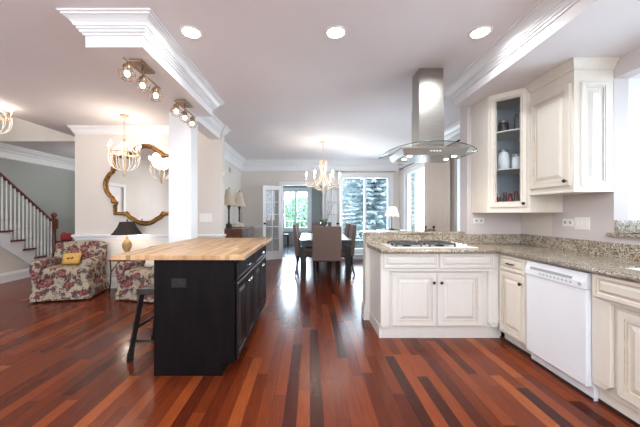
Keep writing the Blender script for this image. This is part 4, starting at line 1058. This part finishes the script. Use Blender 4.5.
# vase
vs = thing('flower_vase', 'clear glass vase with greens and tall bare twigs on the dining table', 'vase', (0.31, 6.35, 0.761))
MB().lathe([(0, 0), (.05, 0), (.055, .01), (.06, .15), (.075, .32), (.072, .32), (.056, .15), (.05, .015), (0, .015)], seg=18).build('vase_body', 'jar_glass', vs, world=False)
m = MB(); rnd = random.Random(4)
for i in range(70):
    p = Vector((rnd.uniform(-.07, .07), rnd.uniform(-.07, .07), rnd.uniform(.22, .38))); u = Vector((rnd.gauss(0, 1), rnd.gauss(0, 1), rnd.gauss(0, 1))).normalized()*.03; v = u.orthogonal().normalized()*.014
    m.face([m.bm.verts.new(q) for q in (p-u, p+v, p+u, p-v)])
m.build('leaves', 'leaf_green', vs, world=False)
m = MB()
for i in range(11):
    a_ = rnd.uniform(0, 6.3); l = rnd.uniform(.06, .30); h_ = rnd.uniform(.65, 1.0)
    p = [(0.02*math.cos(a_), .02*math.sin(a_), .03), (l*.45*math.cos(a_), l*.45*math.sin(a_), h_*.55), (l*math.cos(a_), l*math.sin(a_), h_)]
    m.tube(p, [.004, .003, .0015], 5)
    for k in range(3):
        q = Vector(p[1]).lerp(Vector(p[2]), .2+.25*k); m.tube([q, q + Vector((rnd.uniform(-.06, .06), rnd.uniform(-.06, .06), .08))], [.002, .001], 4)
m.build('twigs', 'twig', vs, world=False)
# dresser
dr = thing('dresser', 'brown wooden dresser carrying two cream lamps', 'dresser', (-1.68, 6.78, 0))
MB().box(-1.885, 6.13, 0.08, -1.455, 7.43, 0.915).build('body', 'dresser_wood', dr)
MB().box(-1.89, 6.11, 0.915, -1.435, 7.45, 0.945, bev=0.006).build('top', 'dresser_sheen', dr)
for i in range(2):
    for j in range(3):
        y0 = 6.17 + i*.62; z0 = .12 + j*.265
        d = MB().rings((-1.455, y0, z0), PY, PZ, PX, .60, .25, [(0, 0, 0), (0, .012, 0), (.006, .016, 0), (.03, .016, 0), (.034, .012, 0)]).build('drawer', 'dresser_sheen', dr)
        for f in (.15, .45): knob(d, (-1.439, y0+f, z0+.125), PX, 'brushed_nickel')
for x in (-1.86, -1.48):
    for y in (6.16, 7.40): MB().box(x-.025, y-.025, 0, x+.025, y+.025, .08).build('foot', 'dresser_wood', dr)
def cream_lamp(label, x, y, z, s=1.0, group='cream-shaded lamps on the dresser'):
    t = thing('table_lamp', label, 'lamp', (x, y, z), 0, group)
    MB().box(-.055, -.055, 0, .055, .055, .10, bev=.006).lathe([(.04, .10), (.03, .12), (.022, .15), (.02, .30), (.02, .42), (.03, .44), (.024, .46), (.04, .47), (.045, .49), (.012, .50), (.008, .56), (0, .56)], seg=14).build('lamp_base', 'jar_dark', t, world=False)
    prof = [(.155, .505), (.145, .53), (.115, .62), (.092, .72), (.078, .80), (.074, .845)]
    MB().lathe(prof, seg=24).build('lamp_shade', 'linen_shade', t, world=False)
    MB().lathe([(.004, .80), (.004, .86), (.012, .87), (.008, .89), (0, .895)], seg=10).build('finial', 'bronze', t, world=False)
    return t
cream_lamp('cream bell-shaded lamp on the dresser, nearer the kitchen', -1.76, 6.28, .946)
cream_lamp('cream bell-shaded lamp on the dresser, farther end', -1.76, 7.20, .946)
tr_ = thing('decorative_tray', 'low silver tray of white flowers between the dresser lamps', 'tray', (-1.66, 6.75, .946))
MB().lathe([(0, 0), (.14, 0), (.17, .025), (.165, .025), (.138, .006), (0, .006)], seg=20).build('tray', 'chrome', tr_, world=False)
m = MB()
for i in range(26):
    a_ = rnd.uniform(0, 6.3); l = rnd.uniform(0, .11); m.ball((l*math.cos(a_), l*math.sin(a_), rnd.uniform(.03, .10)), rnd.uniform(.018, .032), 7)
m.build('flowers', 'shade_cream', tr_, world=False)
vg = thing('wall_vent', 'small grey air vent high on the dining wall', 'vent', (XD, 6.86, 2.30))
m = MB(); m.box(XD+.0005, 6.79, 2.24, XD+.008, 6.93, 2.37); m.build('vent_frame', 'shade_cream', vg)
m = MB()
for i in range(7): m.box(XD+.008, 6.80, 2.25+i*.016, XD+.012, 6.92, 2.258+i*.016)
m.build('louvres', 'grey_board', vg)
sn = MB().box(-1.502, YL-.012, 1.93, -1.478, YL+.02, 2.0, bev=.003) if False else MB().box(-1.4995, YL+.03, 1.93, -1.475, YL+.07, 2.0, bev=.003)
tag(sn.build('door_sensor', 'white_plastic'), 'tiny white sensor on the wall end beside the dining room', 'sensor')
# metal side table under the far window
mt = thing('side_table', 'thin black metal table in front of the tall far window', 'side table', (1.40, 7.80, 0))
MB().box(1.10, 7.62, .54, 1.70, 7.97, .555).build('tabletop', 'black_iron', mt)
for x in (1.12, 1.68):
    for y in (7.64, 7.95): MB().tube([(x, y, .54), (x, y, 0)], .010, 6).build('leg', 'black_iron', mt)
MB().box(1.12, 7.64, .15, 1.68, 7.95, .165).build('shelf', 'black_iron', mt)
gb = tag(MB().lathe([(0, 0), (.05, 0), (.02, .02), (.02, .05), (.09, .12), (.11, .19), (.105, .19), (.085, .125), (0, .06)], seg=16).build('glass_bowl', 'jar_glass'), 'footed glass bowl on the thin black side table', 'bowl'); gb.location = (1.38, 7.8, .556)
# sideboard with lamp near the patio door
sd = thing('sideboard', 'white sideboard under the lamp by the glazed side door', 'sideboard', (2.1, 6.6, 0))
MB().box(1.62, 6.35, .06, 2.12, 6.85, .86).build('body', 'trim_white', sd)
MB().box(1.58, 6.32, .86, 2.16, 6.88, .89, bev=.005).build('top', 'trim_white', sd)
for i in range(2):
    d = MB().rings((1.63+i*.245, 6.35, .10), PX, PZ, NY, .235, .70, small_prof(.018, .04)).build('door', ['trim_white', 'trim_white'], sd)
    knob(d, (1.845 if i == 0 else 1.90, 6.332, .5), NY)
for x in (1.65, 2.09):
    for y in (6.38, 6.82): MB().box(x-.02, y-.02, 0, x+.02, y+.02, .06).build('foot', 'trim_white', sd)
tr3 = tag(MB().box(1.60, 6.45, .891, 2.02, 6.75, .905, bev=.004).build('black_tray', 'black_iron'), 'flat black tray under the small white lamp', 'tray')
lm = thing('table_lamp', 'small lit white lamp on a thin black stem by the glazed side door', 'lamp', (1.87, 6.6, .906))
MB().lathe([(0, 0), (.07, 0), (.07, .012), (.015, .025), (.010, .05), (.010, .36), (0, .36)], seg=14).build('lamp_base', 'black_iron', lm, world=False)
MB().lathe([(.165, .305), (.15, .34), (.12, .42), (.095, .51)], seg=24).build('lamp_shade', 'linen_shade', lm, world=False)
MB().ball((0, 0, .38), .028, 10).build('bulb', 'bulb_glow', lm, world=False)
MB().lathe([(.004, .40), (.004, .52), (.010, .53), (0, .545)], seg=8).build('finial', 'black_iron', lm, world=False)
point(lm, (0, 0, .42), 7, WARM, .03)
# candle holder on bar ledge
cn = thing('candle_holder', 'dark iron two-cup candle holder on the granite ledge', 'candle holder', (1.475, 3.56, 1.054))
m = MB(); m.box(1.41, 3.535, 1.0545, 1.54, 3.585, 1.062); m.tube([(1.42, 3.56, 1.075), (1.53, 3.56, 1.075)], .004, 6); m.tube([(1.475, 3.56, 1.06), (1.475, 3.56, 1.075)], .004, 6); m.build('stand', 'bronze', cn)
for x in (1.425, 1.525): MB().lathe([(0, 1.06), (.006, 1.06), (.005, 1.085), (.014, 1.095), (.016, 1.115), (.012, 1.115), (0, 1.10)], x, 3.56, 10).build('cup', 'bronze', cn)
# curtain rods and curtain
rd = thing('curtain_rod', 'long brown curtain rod above the side wall windows', 'curtain rod', (2.42, 5.8, 2.45))
m = MB(); m.tube([(2.42, 3.95, 2.455), (2.42, 7.75, 2.455)], .014, 10); m.build('pole', 'bronze', rd)
for y in (3.93, 7.77): MB().ball((2.42, y, 2.455), .024, 10).build('finial', 'bronze', rd)
for y in (4.0, 5.6, 7.7): MB().tube([(2.42, y, 2.455), (XR-.0005, y, 2.455)], .008, 6).build('bracket', 'bronze', rd)
rd2 = thing('curtain_rod', 'pale brass curtain rod above the tall far window', 'curtain rod', (1.5, 8.03, 2.43))
MB().tube([(0.76, 8.02, 2.43), (2.34, 8.02, 2.43)], .012, 10).build('pole', 'brass_light', rd2)
for x in (.75, 2.35): MB().ball((x, 8.02, 2.43), .022, 10).build('finial', 'brass_light', rd2)
for x in (.80, 2.30): MB().tube([(x, 8.02, 2.43), (x, YB-.0005, 2.43)], .007, 6).build('bracket', 'brass_light', rd2)
def curtain(name, label, y0, y1, x, n):
    m = MB(); pts = []
    for i in range(n*8+1):
        s = i/(n*8); pts.append((x + .016*math.sin(s*n*2*PI), y0 + (y1-y0)*s))
    A = [m.bm.verts.new((p[0], p[1], .03)) for p in pts]; B = [m.bm.verts.new((p[0]*1.0, p[1], 2.435)) for p in pts]
    for i in range(len(pts)-1): m.face([A[i], A[i+1], B[i+1], B[i]], 0, True)
    o = m.build(name, 'sheer_curtain'); sol = o.modifiers.new('thickness', 'SOLIDIFY'); sol.thickness = .004
    tag(o, label, 'curtain'); return o
curtain('curtain', 'full-length beige curtain hanging between the side wall windows', 5.01, 6.10, 2.42, 9)
# hall table with items
ht = thing('hall_table', 'small dark table in the stair hall', 'table', (-5.15, 6.3, 0))
MB().box(-5.45, 6.2, .64, -4.85, 6.55, .67).build('tabletop', 'mahogany', ht)
for x in (-5.42, -4.88):
    for y in (6.23, 6.52): MB().box(x-.02, y-.02, 0, x+.02, y+.02, .64).build('leg', 'mahogany', ht)
m = MB(); cush(m, .24, .16, .14); m.ball((-.06, 0, .14), .05, 8); m.ball((.05, 0, .13), .045, 8)
o = tag(m.build('red_bag', 'red_fabric', world=False), 'small red fabric bag on the hall table', 'bag'); o.location = (-5.36, 6.36, .671)
o = tag(MB().box(-.055, -.012, 0, .055, .012, .20, bev=.003).build('picture_frame', 'grey_board'), 'small grey picture frame standing on the hall table', 'picture frame'); o.location = (-5.10, 6.36, .671)
# sunroom bench
bn = thing('bench', 'small black bench by the sunroom window', 'bench', (-1.05, 11.2, 0))
MB().box(-1.3, 11.0, .42, -.82, 11.4, .48, bev=.008).build('seat', 'black_wood', bn)
for x in (-1.27, -.85):
    for y in (11.03, 11.37): MB().box(x-.02, y-.02, 0, x+.02, y+.02, .42).build('leg', 'black_wood', bn)
# lamp added out of view to brighten the stairwell
ul = thing('fill_ceiling_lamp', 'added unseen round ceiling lamp brightening the stairwell', 'ceiling light', (-5.2, 4.4, 5.2))
MB().lathe([(0, 0), (.16, 0), (.16, -.02), (.15, -.06), (.10, -.10), (0, -.12)], seg=20).build('lamp_shade', 'can_glow', ul, world=False)
point(ul, (0, 0, -.25), 24, WARM, .15)

# globe pendants added behind the camera, uplights that brighten the ceilings
for x_, lb_ in ((-0.6, 'added white globe pendant brightening the ceiling behind the camera, living room side'), (1.0, 'added white globe pendant brightening the ceiling behind the camera, kitchen wall side')):
    pg = thing('fill_pendant', lb_, 'ceiling light', (x_, -1.9, H), 0, 'added fill pendants out of view')
    MB().lathe([(0, 0), (.06, 0), (.05, -.02), (0, -.025)], seg=14).build('canopy', 'brushed_nickel', pg, world=False)
    MB().tube([(0, 0, -.02), (0, 0, -.50)], .004, 6).build('cord', 'black_iron', pg, world=False)
    MB().ball((0, 0, -.60), .10, 18).build('globe', 'can_glow', pg, world=False)
    point(pg, (0, 0, -.44), 60, NEUT, .05)
pg = copy_tree(pg); pg.location = (-3.3, 0.3, H); pg['label'] = 'added white globe pendant brightening the living room, unseen beside the camera'; pg['group'] = 'added fill pendants out of view'  # added copy out of view, lifts the living room ceiling
for c_ in pg.children:
    if c_.type == 'LIGHT': c_.data = c_.data.copy(); c_.data.energy = 42


# ceiling lamp added to brighten the stair hall, and two small sprinkler caps
hl = thing('fill_ceiling_lamp', 'added flush white ceiling lamp brightening the stair hall', 'ceiling light', (-5.0, 7.3, H))
MB().lathe([(0, 0), (.15, 0), (.15, -.02), (.14, -.05), (.09, -.08), (0, -.09)], seg=20).build('lamp_shade', 'can_glow', hl, world=False)
point(hl, (0, 0, -.20), 17, (0.95, 0.98, 1.0), .12)
for x_, y_, lb_ in ((-.53, 3.25, 'tiny ceiling cap over the island end'), (.386, 3.28, 'tiny ceiling cap on the hood side of the ceiling')):
    tag(MB().lathe([(0, -.012), (.026, -.010), (.036, -.003), (.036, -.0005), (0, -.0005)], x_, y_, 16).build('sprinkler_cap', 'ceiling_paint', None), lb_, 'sprinkler')
for o_ in list(C.objects):
    if o_.name.startswith('sprinkler_cap'):
        m_ = o_.data; c_ = sum((v.co for v in m_.vertices), Vector()) / len(m_.vertices); c_.z = H
        for v in m_.vertices: v.co -= c_
        o_.location = c_
